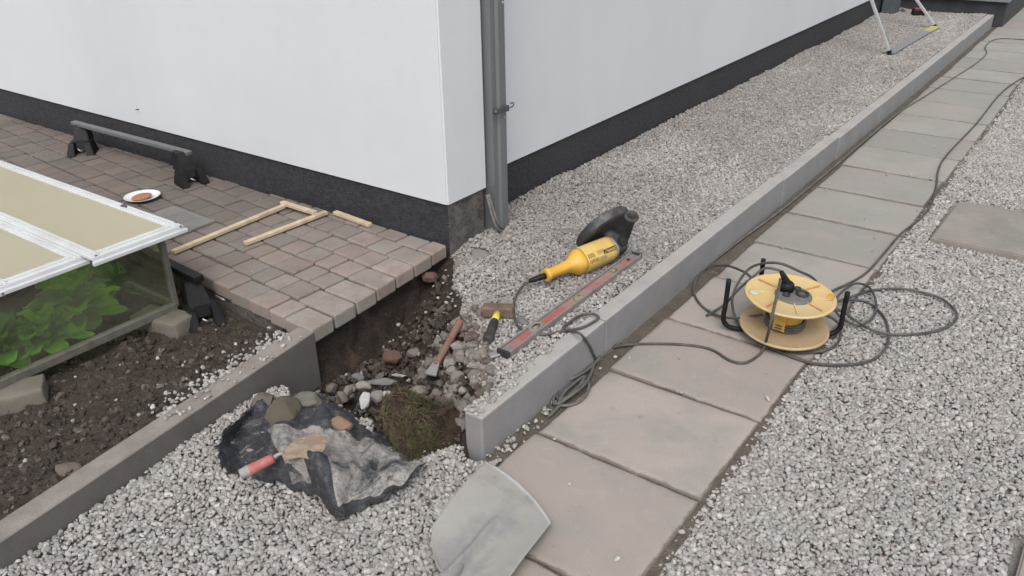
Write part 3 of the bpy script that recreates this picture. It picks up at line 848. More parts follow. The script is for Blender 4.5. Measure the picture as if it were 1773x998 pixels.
M_BRICK = concrete('rough_block', (.175, .158, .13), (.11, .10, .08), (.14, .12, .09), .8)
def brick(c, sz, rz, lab):
    bm = bmesh.new(); box(bm, (0, 0, 0), sz, bev=.008, seg=2)
    bmesh.ops.subdivide_edges(bm, edges=bm.edges[:], cuts=3, use_grid_fill=True)
    for v in bm.verts: v.co += Vector((fbm(v.co.x*30, v.co.y*30, v.co.z*30), fbm(v.co.y*30, v.co.z*30, 5), fbm(v.co.z*30, v.co.x*30, 8)))*.004
    o = bobj('brick', bm, M_BRICK, smooth=True); o.location = c; o.rotation_euler = (.02, -.03, rz); return tag(o, lab, 'brick')
brick((-2.755, 1.470, .062), (.235, .110, .070), .22, 'rough grey brick under the far corner of the cold frame, beside the black plastic foot')
brick((-2.725, .868, .055), (.225, .110, .076), 1.05, 'rough grey brick under the near corner of the cold frame, at the left edge')

# plants inside the frame
def leafmat(name, a, b):
    s = Mat(name, a, .45, spec=.4); s.mix(s.ramp(s.noise(7, 3), .4, .6), b, .8)
    s.mul(s.ramp(s.noise(60, 3), .3, .7, .8, 1.2)); s.mul(s.attr('tint')); s.bump(s.noise(60, 3), .6, .006); s.done()
    tl = s.n.new('ShaderNodeBsdfTranslucent'); tl.inputs[0].default_value = (a[0]*1.6, a[1]*1.6, a[2]*1.2, 1)
    mx = s.n.new('ShaderNodeMixShader'); mx.inputs[0].default_value = .35
    s.lk(s.b.outputs[0], mx.inputs[1]); s.lk(tl.outputs[0], mx.inputs[2]); s.lk(mx.outputs[0], s.out.inputs[0]); return s.m
M_LEAF = leafmat('bright_leaf', (.30, .62, .07), (.19, .46, .05))
M_LEAF2 = leafmat('darker_leaf', (.17, .40, .06), (.11, .28, .045))
def leaf(bm, base, az, el, ln, wd, droop, rs):
    lt0 = rs.uniform(.55, 1.25); tl_ = bm.loops.layers.float_color.get('tint') or bm.loops.layers.float_color.new('tint')
    n, mw = 9, 4; g = {}; d = Vector((math.cos(az), math.sin(az), 0)); side = Vector((-math.sin(az), math.cos(az), 0))
    p = Vector(base); e = el
    for i in range(n+1):
        t = i/n
        ww = wd*(max(0, math.sin(math.pi*min(1, t)**1.25))**.6) if t < 1 else .004
        if t < .22: ww = wd*.10
        dirv = d*math.cos(e)+Vector((0, 0, math.sin(e))); up = Vector((0, 0, 1))*math.cos(e) - d*math.sin(e)
        for j in range(-mw, mw+1):
            u = j/mw
            rip = .010*math.sin(t*17+u*3+az)*abs(u) + .006*mn.noise(Vector((t*9, u*4, az)))
            g[i, j] = bm.verts.new(p + side*(u*ww) + up*(abs(u)**1.3*ww*.45+rip))
        p = p + dirv*(ln/n); e -= droop/n
    for i in range(n):
        for j in range(-mw, mw):
            f = bm.faces.new((g[i, j], g[i+1, j], g[i+1, j+1], g[i, j+1])); f.smooth = True
            kx = lt0*(1.35 if j in (-1, 0) and False else 1)
            for l in f.loops: l[tl_] = (kx, kx, kx, 1)
def plant(c, k, sc, seed, mt, lab):
    rs = random.Random(seed); th = thing('leafy_plant', lab, 'plant', c, group='plants growing in the cold frame')
    bm = bmesh.new()
    for i in range(k):
        t = i/k; az = i*2.4+rs.uniform(-.3, .3)
        leaf(bm, Vector(c)+Vector((0, 0, .01+.10*t*sc)), az, .50+.85*t+rs.uniform(-.15, .15), sc*rs.uniform(.15, .21)*(1-.3*t), sc*rs.uniform(.034, .050)*(1-.2*t), 1.15-.3*t, rs)
    for v in bm.verts:
        if v.co.z < .115: v.co.z = .115-(.115-v.co.z)*.15
        v.co.x = min(v.co.x, FX-.012); v.co.y = min(max(v.co.y, FY0+.012), FY1-.02); v.co.z = min(v.co.z, .405)
    pt(bobj('leaves', bm, mt), th)
    bm = bmesh.new(); tube(bm, [Vector(c)-Vector((0, 0, .02)), Vector(c)+Vector((0, 0, .12*sc))], [.012, .007], 8, 2); pt(bobj('stem', bm, M_LEAF2), th)
def pl(px_, py_, X, k, sc, seed, mt, lab):
    q_ = onx(px_, py_, X); plant((q_.x, q_.y, bed_z(q_.x, q_.y)), k, sc, seed, mt, lab)
pl(78, 572, -2.92, 22, .90, 3, M_LEAF, 'broad bright green plant nearest the hazy side pane, in its lower left')
pl(125, 520, -3.02, 26, 1.22, 8, M_LEAF, 'tallest broad leafed green plant, in the middle of the side pane')
pl(-12, 560, -2.96, 18, 1.0, 12, M_LEAF2, 'darker green leafy plant at the left edge of the side pane')
pl(205, 500, -3.10, 18, 1.0, 15, M_LEAF2, 'dark green leafy plant set furthest back, right of the tallest one')

# ------------------------------------------------------------------ roof bars
def bar_foot(par, c, d, flip=1, nm='foot', yaw=0, sc=1):
    """trapezoid clamp foot; d: outward direction along X"""
    bm = bmesh.new(); X = lambda u, v, z: Vector(c)+Matrix.Rotation(yaw, 3, 'Z') @ Vector((d*u*sc, v*sc, z*sc))
    def hull(lo, hi, z0, z1, bev=.004):
        a = [bm.verts.new(X(u, v, z0)) for u, v in lo]; b = [bm.verts.new(X(u, v, z1)) for u, v in hi]
        n = len(lo); fs = [bm.faces.new(a[::-1]), bm.faces.new(b)]
        for i in range(n): fs.append(bm.faces.new((a[i], a[(i+1) % n], b[(i+1) % n], b[i])))
        bmesh.ops.bevel(bm, geom=list({e for f in fs for e in f.edges}), offset=bev, segments=2, affect='EDGES')
    # upper cover
    hull([(-.045, -.046), (.075, -.046), (.075, .046), (-.045, .046)], [(-.06, -.030), (.005, -.030), (.005, .030), (-.06, .030)], .055, .150)
    # lower block with two pads
    hull([(.015, -.075), (.14, -.075), (.14, -.030), (.015, -.030)], [(.015, -.058), (.105, -.058), (.105, -.030), (.015, -.030)], .0, .070)
    hull([(.015, .030), (.14, .030), (.14, .075), (.015, .075)], [(.015, .030), (.105, .030), (.105, .058), (.015, .058)], .0, .070)
    hull([(.02, -.032), (.085, -.032), (.085, .032), (.02, .032)], [(.02, -.03), (.07, -.03), (.07, .03), (.02, .03)], .028, .072)
    bmesh.ops.recalc_face_normals(bm, faces=bm.faces[:])
    o = pt(bobj(nm, bm, M_BLACK), par)
    bm = bmesh.new(); p0 = X(.105, .012, .02); tube(bm, [p0, X(.118, .0, .028), X(.108, -.012, .036)], .004*sc, 6, 4)
    q_ = bobj('clamp_screw', bm, M_ALU); q_.parent = o; return o
rb = thing('roof_bar', 'black car roof bar with a foot at each end, on the patio along the plinth', 'roof bar', (-4.4, 2.36, ZP))
a_ = at(126, 209, .315); b_ = at(328, 262, .305)
bm = bmesh.new(); dv = (b_-a_); ln = dv.length; dv.normalize()
rot = frame_rot(dv, Vector((0, 0, 1)).cross(dv).normalized(), dv.cross(Vector((0, 0, 1)).cross(dv).normalized()))
box(bm, (a_+b_)/2-Vector((0, 0, .012)), (ln, .036, .022), rot=rot.to_matrix(), bev=.004)
s = Mat('grey_bar_top', (.14, .145, .145), .55, .1); s.mul(s.ramp(s.noise(40, 4), .3, .7, .85, 1.15)); M_BAR = s.done()
pt(bobj('crossbar', bm, M_BAR), rb)
lf = Vector((a_.x+.075, a_.y, ZP+.002)); rf = Vector((b_.x-.03, b_.y-.03, ZP+.002))
bar_foot(rb, lf, 1, yaw=-.75); bar_foot(rb, rf, 1, yaw=-.25)
rb2 = thing('roof_bar', 'black plastic roof bar foot between the cold frame and the patio edge', 'roof bar', (-2.72, 1.63, .1))
fc = at(352, 560, .10)
e1 = at(345, 484, .200)
bar_foot(rb2, (e1.x-.035, e1.y-.01, .035), 1, yaw=-.35, sc=1.0)
bm = bmesh.new(); e0 = e1+Vector((-.42, .03, .0))
box(bm, (e1+e0)/2, ((e1-e0).length, .042, .026), rot=Euler((0, .0, -.07)).to_matrix(), bev=.004); pt(bobj('crossbar', bm, M_BLACK), rb2)
bm = bmesh.new(); q0 = at(374, 512, .10); q1 = at(389, 520, .10); tube(bm, [q0, q1], .003, 6, 1)
tag(bobj('metal_pin', bm, M_ALU), 'short bright metal pin beside the black foot at the patio edge', 'pin')

# plate with a biscuit
pc = at(247, 343, ZP+.006)
th = thing('plate', 'small white plate holding a brown biscuit, on the patio by the cold frame', 'plate', (pc.x, pc.y, ZP+.004))
bm = bmesh.new(); lathe(bm, [(0, .003), (.050, .003), (.056, .005), (.084, .015), (.087, .0165), (.086, .0145), (.058, .002), (.05, 0), (0, 0)], Matrix.Translation((pc.x, pc.y, ZP+.003)), 40)
s = Mat('white_glaze', (.68, .69, .70), .18, spec=.5); pt(bobj('dish', bm, s.done()), th)
bm = bmesh.new(); bc = Vector((pc.x+.004, pc.y-.006, ZP+.013)); pr = [(0, .007), (.044, .0065), (.049, .004), (.047, 0), (0, 0)]
lathe(bm, pr, Matrix.Translation(bc) @ Euler((.06, -.05, 0)).to_matrix().to_4x4(), 32)
for v in bm.verts: v.co.z += .002*fbm(v.co.x*60, v.co.y*60)
s = Mat('baked_biscuit', (.34, .165, .085), .85); s.mul(s.ramp(s.noise(120, 4), .3, .7, .75, 1.2)); s.bump(s.noise(160, 4), .6, .002)
tag(bobj('biscuit', bm, s.done()), 'round brown biscuit lying on the white plate', 'biscuit')

# clear sheet lying on the patio behind the lid
s = Mat('clear_offcut', (.30, .30, .29), .12, spec=.6); tr = s.n.new('ShaderNodeBsdfTransparent'); mx = s.n.new('ShaderNodeMixShader'); s.done(); mx.inputs[0].default_value = .28
s.lk(tr.outputs[0], mx.inputs[1]); s.lk(s.b.outputs[0], mx.inputs[2]); s.lk(mx.outputs[0], s.out.inputs[0])
c1, c2, c3 = at(300, 355, ZP+.02), at(372, 381, ZP+.02), at(292, 412, ZP+.02); c4 = c1+(c3-c2)
bm = bmesh.new(); prism(bm, [(c.x, c.y) for c in (c1, c4, c3, c2)], ZP+.012, ZP+.018)
tag(bobj('clear_sheet', bm, s.m), 'clear plastic offcut lying on the pavers behind the cold frame corner', 'plastic sheet')

# timber laths
def lath(a, b, lab, wd=.026, th_=.016):
    a = Vector(a); b = Vector(b); d = (b-a); ln = d.length; d.normalize(); yv = Vector((0, 0, 1)).cross(d).normalized(); zv = d.cross(yv)
    bm = bmesh.new(); box(bm, (0, 0, 0), (ln, wd, th_), bev=.0015, seg=1)
    o = bobj('timber_lath', bm, M_WOOD); o.location = (a+b)/2; o.rotation_mode = 'QUATERNION'; o.rotation_quaternion = frame_rot(d, yv, zv)
    return tag(o, lab, 'timber strip', 'timber laths left on the patio')
z1 = ZP+.012
lath(at(299, 437, z1), at(492, 357, z1+.004), 'longest pale timber lath, ending nearest the cold frame')
lath(at(424, 422, z1), at(565, 368, z1+.002), 'middle length pale lath parallel to and right of the longest one')
lath(at(488, 351, z1+.014), at(546, 369, z1+.012), 'short pale lath crossing the wall end of the two long ones')
lath(at(580, 368, z1), at(641, 390, z1), 'short pale lath lying by the plinth, right of the other three')

# ------------------------------------------------------------------ angle grinder
G0 = at(944, 478, .168); G1 = at(1073, 424, .188)
bx = (G1-G0); GL = bx.length; bx.normalize()
GL = .335
lt = Vector((0, 0, 1)).cross(bx).normalized(); hz = bx.cross(lt).normalized()
rl = Matrix.Rotation(R(34), 3, bx)        # roll to the right
hz2 = rl @ hz; lt2 = rl @ lt
G1 = G0 + bx*(at(1073, 424, .188)-G0).length
gl = (G1-G0).length; kk = gl/.42
gr = thing('angle_grinder', 'yellow and black angle grinder lying on the trench chippings', 'angle grinder', (G0.x, G0.y, .12))
GM = Matrix((( *(bx),), )) if False else None
def g2w(u, v, w_):   # along body, left, up (rolled) -> world
    return G0 + bx*(u*kk) + lt2*(v*kk) + hz2*(w_*kk)
def gsec(bm, secs, sides=28, pw=2.6, mi=0):
    """superellipse sections (u, halfwidth, halfheight, voff, woff)"""
    rings = []
    for (u, a, b, vo, wo) in secs:
        rg = []
        for j in range(sides):
            q = 2*math.pi*j/sides; c_, s_ = math.cos(q), math.sin(q)
            rg.append(bm.verts.new(g2w(u, vo+a*math.copysign(abs(c_)**(2/pw), c_), wo+b*math.copysign(abs(s_)**(2/pw), s_))))
        rings.append(rg)
    for a, b in zip(rings[:-1], rings[1:]):
        for j in range(sides):
            f = bm.faces.new((a[j], a[(j+1) % sides], b[(j+1) % sides], b[j])); f.smooth = True; f.material_index = mi
    f = bm.faces.new(rings[0][::-1]); f = bm.faces.new(rings[-1]); f.material_index = mi
    bmesh.ops.recalc_face_normals(bm, faces=bm.faces[:])
M_YEL = simple('yellow_tool_plastic', (.60, .34, .045), .42, 0, var=.06, dirt=(.50, .33, .10), dk=.45)
M_YEL2 = simple('dusty_yellow_cover', (.55, .38, .11), .5, 0, var=.08, dirt=(.50, .40, .22), dk=.5)
bm = bmesh.new()
gsec(bm, [(0, .020, .023, 0, 0), (.004, .026, .030, 0, 0), (.014, .027, .031, 0, 0), (.024, .022, .026, 0, 0), (.07, .022, .025, 0, .002), (.115, .024, .028, 0, .002), (.142, .036, .038, 0, .002), (.156, .048, .047, 0, .002), (.172, .052, .052, 0, .002), (.19, .053, .053, 0, .002)], 28)
pt(bobj('rear_handle', bm, M_YEL), gr)
bm = bmesh.new()
gsec(bm, [(.188, .0515, .0515, 0, .002), (.194, .055, .055, 0, .002), (.25, .0555, .0555, 0, .002), (.33, .054, .054, 0, .002), (.352, .053, .053, 0, .002), (.358, .047, .047, 0, .002)], 32, 2.5)
body = pt(bobj('motor_housing', bm, M_YEL2), gr)
M_INK = simple('black_print', (.02, .02, .02), .6); M_SLOT = simple('vent_dark', (.05, .032, .010), .8)
# vent slots on the camera-facing flank
def surf(u, ang, lift=.0008):
    a = b = .0552+lift; pw = 2.5; c_, s_ = math.cos(ang), math.sin(ang)
    return g2w(u, a*math.copysign(abs(c_)**(2/pw), c_), .002+b*math.copysign(abs(s_)**(2/pw), s_))
def patch(bm, u0, u1, a0, a1, lift=.0008, nseg=6):
    g = [[bm.verts.new(surf(u0+(u1-u0)*i, a0+(a1-a0)*j/nseg, lift)) for j in range(nseg+1)] for i in (0, 1)]
    for j in range(nseg): bm.faces.new((g[0][j], g[1][j], g[1][j+1], g[0][j+1]))
A0 = R(122)      # angle (from left, over the top) of the face seen by the camera
bm = bmesh.new()
for k in range(6): patch(bm, .178+.0001+k*.009, .178+.0038+k*.009, A0-.44, A0-.10) if k > 1 else None
for k in range(7): patch(bm, .196+k*.0075, .199+k*.0075, A0+.02, A0+.36)
pt(bobj('vent_slots', bm, M_SLOT), gr)
bm = bmesh.new()
for k in range(3):
    patch(bm, .245, .285-.006*k, A0-.42+k*.10, A0-.39+k*.10)
for k in range(3): patch(bm, .250, .290, A0+.12+k*.12, A0+.155+k*.12)
pt(bobj('raised_lines', bm, M_SLOT), gr)
bm = bmesh.new(); patch(bm, .278, .352, A0-.34, A0+.02, .0007, 8); pt(bobj('name_badge', bm, M_INK), gr)
M_INKY = simple('badge_letters', (.60, .42, .10), .6)
cu = bpy.data.curves.new('lettering', 'FONT'); cu.body = 'DEWALT'; cu.size = 1; cu.extrude = 0.0; cu.align_x = 'CENTER'; cu.align_y = 'CENTER'; cu.offset = .012
to = bpy.data.objects.new('lettering_source', cu); COL.objects.link(to); bpy.context.view_layer.update()
cu.resolution_u = 3; me = bpy.data.meshes.new_from_object(to.evaluated_get(bpy.context.evaluated_depsgraph_get())); COL.objects.unlink(to); bpy.data.objects.remove(to)
xsn = [v.co.x for v in me.vertices]; w_ = max(xsn)-min(xsn); hh = max(v.co.y for v in me.vertices)-min(v.co.y for v in me.vertices)
for v in me.vertices:      # letters run along the housing and stand upside down to the camera
    u = .315 - v.co.x/w_*.066; ang = A0-.16 + v.co.y/hh*.25
    v.co = surf(u, ang, .0018)
lo = link('lettering', me, M_INKY); pt(lo, gr)
# grey collar, gear head
M_GHEAD = simple('dark_gear_housing', (.035, .035, .037), .5, .2, dirt=(.14, .135, .125), dk=.6)
M_COLLAR = simple('dusty_silver_metal', (.26, .255, .25), .5, .4, dirt=(.30, .28, .26), dk=.6)
bm = bmesh.new(); gsec(bm, [(.357, .050, .050, 0, .002), (.366, .050, .050, 0, .002), (.370, .046, .046, 0, .002)]); pt(bobj('collar', bm, M_COLLAR), gr)
bm = bmesh.new()
gsec(bm, [(.368, .046, .045, 0, .0), (.385, .046, .043, .004, 0), (.41, .044, .040, .010, 0), (.435, .036, .034, .012, 0), (.45, .020, .022, .012, 0)], 24, 3)
hd = g2w(.405, .02, 0)
MM = Matrix((lt2, bx, hz2)).transposed()   # columns
def mat_axes(o, X, Y, Z):
    mm = Matrix((X, Y, Z)).transposed().to_4x4(); mm.translation = o; return mm
lathe(bm, [(0, -.055*kk), (.030*kk, -.055*kk), (.036*kk, -.04*kk), (.036*kk, .04*kk), (.03*kk, .058*kk), (0, .058*kk)], mat_axes(hd, hz2, bx, lt2), 24)
pt(bobj('gear_housing', bm, M_GHEAD), gr)
# side handle: tube standing out of the head
bm = bmesh.new()
h0 = g2w(.405, -.012, .038)
tip = at(1094, 374, .0); d_ = Vector(ray(1094, 374)); 
# direction roughly hz2, aim at the handle tip seen in the photograph at a real length of 0.14 m
best = None
for i in range(400):
    tt = 2.5+i*.005; q_ = Vector(C0)+d_*tt
    l_ = (q_-h0).length
    if .125 < l_ < .185:
        sc_ = (q_-h0).normalized().dot(hz2)
        if best is None or sc_ > best[0]: best = (sc_, q_)
tip = best[1] if best else h0+hz2*.15
ax = (tip-h0).normalized(); sx_ = ax.cross(bx).normalized(); sy_ = ax.cross(sx_); hl = (tip-h0).length
lathe(bm, [(0, 0), (.020, 0), (.022, .012), (.019, .018), (.0205, .035), (.0205, hl-.022), (.027, hl-.014), (.030, hl-.005), (.029, hl), (.021, hl+.001), (.017, hl-.004), (.016, hl-.035), (0, hl-.035)], mat_axes(h0, sx_, sy_, ax), 28)
pt(bobj('side_handle', bm, M_BLACK_D), gr)
# guard (open half shell) and disc
GCn = g2w(.400, .085, .0)
def gp(r_, q, o_): return GCn + (bx*math.cos(q)+hz2*math.sin(q))*r_ + lt2*o_
bm = bmesh.new(); N_ = 40; g = []
q0_, q1_ = R(-42), R(222)
prof = [(.028, -.016), (.118, -.016), (.126, -.010), (.128, .0), (.128, .024), (.124, .028), (.122, .024), (.122, .0), (.116, -.010), (.028, -.010)]
for i in range(N_+1):
    q = q0_+(q1_-q0_)*i/N_; g.append([bm.verts.new(gp(r_*1.02, q, -o_)) for r_, o_ in [(a, -b) for a, b in prof]])
for i in range(N_):
    for j in range(len(prof)):
        k = (j+1) % len(prof); f = bm.faces.new((g[i][j], g[i+1][j], g[i+1][k], g[i][k])); f.smooth = False
bm.faces.new(g[0]); bm.faces.new(g[-1][::-1]); bmesh.ops.recalc_face_normals(bm, faces=bm.faces[:])
pt(bobj('disc_guard', bm, M_GHEAD), gr)
bm = bmesh.new(); lathe(bm, [(0, -.002), (.112, -.002), (.112, .002), (0, .002)], mat_axes(GCn+lt2*.006, bx, hz2, lt2), 48, smooth=False)
pt(bobj('cutting_disc', bm, simple('worn_disc', (.07, .068, .065), .7, dirt=(.18, .17, .16), dk=.6)), gr)
# trigger under the handle and strain relief
bm = bmesh.new(); gsec(bm, [(.05, .008, .010, .004, -.024), (.07, .011, .012, .006, -.026), (.125, .011, .012, .010, -.028), (.14, .006, .006, .012, -.026)], 16); pt(bobj('trigger', bm, M_BLACK), gr)
bm = bmesh.new(); cz = .140
rel = [G0+bx*.004, at(925, 484, .158), at(916, 488, .150)]
tube(bm, rel, [.013, .011, .007], 12, 4); pt(bobj('cord_sleeve', bm, M_BLACK), gr)
def P3(l): return [at(a, b, c) for a, b, c in l]
bm = bmesh.new()
cp = P3([(917, 487.5, .151), (905, 496, .142), (893, 514, .136), (889, 540, .132), (896, 563, .131), (912, 576, .131), (938, 580, .134), (972, 574, .142), (1006, 568, .153), (1030, 556, .153), (1036, 548, .152), (1022, 543, .151), (1004, 547, .148), (986, 558, .144), (975, 568, .146), (990, 574, .155)])
cp += [onx(1004, 578, XKo+.006), onx(1018, 594, XKo+.008), onx(1027, 612, XKo+.010), at(1031, 628, .006), at(1012, 648, .006)]
tube(bm, cp, .0048, 8, 6); pt(bobj('power_cord', bm, M_CABLE), gr)

# ------------------------------------------------------------------ spirit level
def oriented(a, b, up=Vector((0, 0, 1))):
    d = (b-a); ln = d.length; d.normalize(); yv = up.cross(d).normalized(); return d, yv, d.cross(yv), ln
A_, B_ = at(873, 611, .139), at(1101, 443, .143)
d, yv, zv, ln = oriented(A_, B_)
lv = thing('spirit_level', 'long worn red and grey spirit level lying along the trench chippings', 'spirit level', (A_.x, A_.y, .13))
Rm = frame_rot(d, yv, zv).to_matrix()
def lpt(u, v, w_): return A_+d*u+yv*v+zv*w_
M_LVL = simple('dirty_level_grey', (.21, .195, .185), .6, .2, dirt=(.30, .27, .25), dk=.6)
s = Mat('worn_red_paint', (.33, .085, .07), .6); s.mix(s.ramp(s.noise(9, 6, .75), .38, .58), (.29, .20, .18), .9); s.mix(s.ramp(s.noise(40, 5, .7), .5, .65), (.22, .16, .15), .5); M_RED = s.done()
bm = bmesh.new()
box(bm, lpt(ln/2, 0, -.004), (ln, .040, .016), rot=Rm)
for v_ in (-.023, .023): box(bm, lpt(ln/2, v_, -.001), (ln, .007, .026), rot=Rm, bev=.001, seg=1)
pt(bobj('body', bm, M_LVL), lv)
for u0, u1 in ((.045, .17), (.24, .47), (.53, .78), (.82, .955)):
    bm = bmesh.new(); box(bm, lpt((u0+u1)/2*ln, 0, .0045), ((u1-u0)*ln, .032, .003), rot=Rm, bev=.001, seg=1)
    pt(bobj('painted_panel', bm, M_RED), lv)
for u, r_ in ((.205, .024), ):
    bm = bmesh.new(); lathe(bm, [(.014, 0), (.026, 0), (.026, .016), (.022, .018), (.014, .016)], mat_axes(lpt(u*ln, 0, -.003), d, yv, zv), 28, sx=1.45, sy=.85)
    o = pt(bobj('vial_ring', bm, M_LVL), lv)
for u in (.205, .50, .80):
    bm = bmesh.new(); tube(bm, [lpt(u*ln-.016, 0, .006), lpt(u*ln+.016, 0, .006)], .0065, 12, 1)
    pt(bobj('vial', bm, simple('vial_green', (.22, .21, .10), .2)), lv)
for u in (.5,):
    bm = bmesh.new(); box(bm, lpt(u*ln, -.012, .004), (.036, .026, .010), rot=Rm, bev=.003); pt(bobj('vial_block', bm, simple('vial_housing', (.25, .25, .17), .6)), lv)
bm = bmesh.new(); tube(bm, [lpt(.93*ln, 0, .004), lpt(.93*ln, 0, .0085)], .008, 12, 1); pt(bobj('hang_hole', bm, M_INK), lv)
for u in (-.004, ln+.004):
    bm = bmesh.new(); box(bm, lpt(u, 0, -.001), (.010, .052, .028), rot=Rm, bev=.003); pt(bobj('end_cap', bm, M_BLACK_D), lv)
bm = bmesh.new(); a1, b1 = at(847, 617, .126), at(884, 606, .134); d1, y1_, z1_, l1 = oriented(a1, b1)
box(bm, (a1+b1)/2, (l1, .030, .010), rot=frame_rot(d1, y1_, z1_).to_matrix(), bev=.004)
tag(bobj('stone_flake', bm, M_COLLAR, smooth=True), 'thin grey stone flake under the near end of the spirit level', 'stone')

# ------------------------------------------------------------------ lump hammer
hm = thing('lump_hammer', 'rusty lump hammer with a yellow and grey grip, head resting on the cobbles', 'hammer', tuple(at(862, 545, .1)))
Hc = at(863, 538, .142); ha = (at(888, 550, .115)-at(838, 533, .115)); ha.normalize()
hb = (at(840, 602, .128)-Hc); hb.normalize(); ha = (ha-hb*ha.dot(hb)).normalized(); hc_ = ha.cross(hb)
Rh = frame_rot(ha, hb, hc_).to_matrix()
M_RUST = simple('rusty_steel', (.13, .088, .066), .75, .2, var=.25, dirt=(.24, .18, .145), dk=.6)
bm = bmesh.new(); box(bm, Hc, (.118, .044, .044), rot=Rh, bev=.006, seg=2)
pt(bobj('head', bm, M_RUST), hm)
bm = bmesh.new(); tube(bm, [Hc+hb*.018, Hc+hb*.075], [.0135, .0145], 14, 1); pt(bobj('yellow_neck', bm, simple('yellow_neck_plastic', (.62, .50, .05), .5, dirt=(.35, .30, .15), dk=.5)), hm)
bm = bmesh.new(); tube(bm, [Hc+hb*.074, Hc+hb*.10, Hc+hb*.15, Hc+hb*.19, Hc+hb*.205], [.0145, .017, .016, .020, .015], 14, 4); pt(bobj('grip', bm, M_BLACK_D), hm)

# cold chisel / bolster
bc0, bc1 = at(745, 650, .050), at(797, 557, .115)
d, yv, zv, ln = oriented(bc0, bc1)
ch = thing('bolster_chisel', 'long reddish brown chisel with a flat grey tip, in the pit between cobbles and turf', 'chisel', tuple(bc0))
bm = bmesh.new(); tube(bm, [bc0+d*.05, bc0+d*.09, bc1-d*.10, bc1-d*.02, bc1], [.012, .0125, .0125, .015, .014], 10, 3)
pt(bobj('shank', bm, simple('red_brown_paint', (.21, .095, .07), .65, dirt=(.17, .13, .11), dk=.6)), ch)
bm = bmesh.new(); a = [bc0+yv*.022, bc0-yv*.022, bc0+d*.06-yv*.011, bc0+d*.06+yv*.011]
lo_ = [bm.verts.new(p-zv*.003) for p in a]; hi_ = [bm.verts.new(p+zv*(.003 if i < 2 else .008)) for i, p in enumerate(a)]
bm.faces.new(lo_[::-1]); bm.faces.new(hi_)
for i in range(4): bm.faces.new((lo_[i], lo_[(i+1) % 4], hi_[(i+1) % 4], hi_[i]))
pt(bobj('blade', bm, M_COLLAR), ch)

# ------------------------------------------------------------------ cable reel
RC = Vector((-.800, 2.800, 0)); zl, zu = .052, .182; Rr = .163
tiltM = Matrix.Translation(RC) @ Euler((R(1.5), R(3.0), 0)).to_matrix().to_4x4()
reel = thing('cable_reel', 'faded yellow cable reel lying flat across the slabs and chippings in loops of its cable', 'cable reel', (RC.x, RC.y, 0))
def yellow(name, a, dirtc, dk):
    s = Mat(name, a, .55); s.mix(s.ramp(s.noise(8, 6, .7), .4, .65), dirtc, dk); s.mix(s.ramp(s.noise(40, 5, .7), .58, .7), (.62, .55, .42), .35)
    s.bump(s.noise(90, 4), .2, .001); return s.done()
M_RY = yellow('faded_yellow_drum', (.58, .41, .16), (.50, .41, .26), .85)
M_RY2 = yellow('dusty_yellow_drum', (.40, .29, .15), (.42, .33, .22), .8)
M_RY3 = simple('orange_yellow_hub', (.50, .29, .045), .5, dirt=(.40, .28, .12), dk=.5)
bm = bmesh.new()
lathe(bm, [(0, zu-.002), (.05, zu-.002), (.052, zu+.004), (.06, zu+.004), (.15, zu+.0005), (.156, zu+.004), (Rr, zu+.003), (Rr, zu-.004), (.155, zu-.006), (0, zu-.006)], tiltM, 72)
top = pt(bobj('upper_flange', bm, M_RY), reel)
M_RIB = simple('rib_worn_red_brown', (.42, .22, .10), .7)
for k, q in enumerate([R(20), R(62), R(118), R(165), R(205), R(255), R(300), R(340)]):
    bm = bmesh.new(); m2 = tiltM @ Matrix.Rotation(q, 4, 'Z')
    vs, fs = box(bm, (.105, 0, zu+.0045), (.075, .006, .006), bev=.0015)
    for v in bm.verts: v.co = m2 @ v.co
    o = bobj('rib', bm, M_RIB if k % 2 else M_RY); o.parent = top
bm = bmesh.new(); lathe(bm, [(0, zl), (.155, zl), (Rr-.002, zl+.003), (Rr, zl-.004), (Rr, zl-.008), (.15, zl-.008), (0, zl-.008)], tiltM, 72)
pt(bobj('lower_flange', bm, M_RY2), reel)
bm = bmesh.new(); lathe(bm, [(0, zl), (.062, zl), (.060, zl+.02), (.066, zu-.03), (.075, zu-.008), (0, zu-.008)], tiltM, 40)
vs, fs = box(bm, (.0, -.058, (zl+zu)/2-.02), (.045, .03, .07), rot=None, bev=.003)
for v in set(vs): v.co = tiltM @ v.co
pt(bobj('drum_core', bm, M_RY3), reel)
M_HUB = simple('dusty_dark_hub', (.115, .112, .108), .6, dirt=(.22, .205, .19), dk=.6)
bm = bmesh.new(); off = Matrix.Translation((.012, -.004, 0))
lathe(bm, [(0, zu+.013), (.058, zu+.013), (.066, zu+.008), (.068, zu+.001), (0, zu+.001)], tiltM @ off, 40)
pt(bobj('hub_plate', bm, M_HUB), reel)
bm = bmesh.new()
for cx, cy, r_ in ((.040, .008, .024), (-.006, -.032, .014), (.012, .036, .013)):
    lathe(bm, [(.60*r_, zu+.012), (r_, zu+.012), (r_, zu+.019), (.7*r_, zu+.020), (.62*r_, zu+.014)], tiltM @ Matrix.Translation((cx, cy, 0)), 28)
pt(bobj('socket_cover', bm, M_BLACK_D), reel)
bm = bmesh.new()
lathe(bm, [(0, zu+.045), (.020, zu+.045), (.026, zu+.038), (.027, zu+.012), (0, zu+.012)], tiltM @ Matrix.Translation((-.020, .006, 0)), 28)
k0 = tiltM @ Vector((-.020, .006, zu+.04)); k1 = at(1353, 471, .275)
tube(bm, [k0, (k0+k1)/2, k1], [.015, .012, .008], 12, 3)
pt(bobj('plug', bm, M_BLACK), reel)
bm = bmesh.new(); lc = tiltM @ Vector((-.115, -.062, zu+.0022))
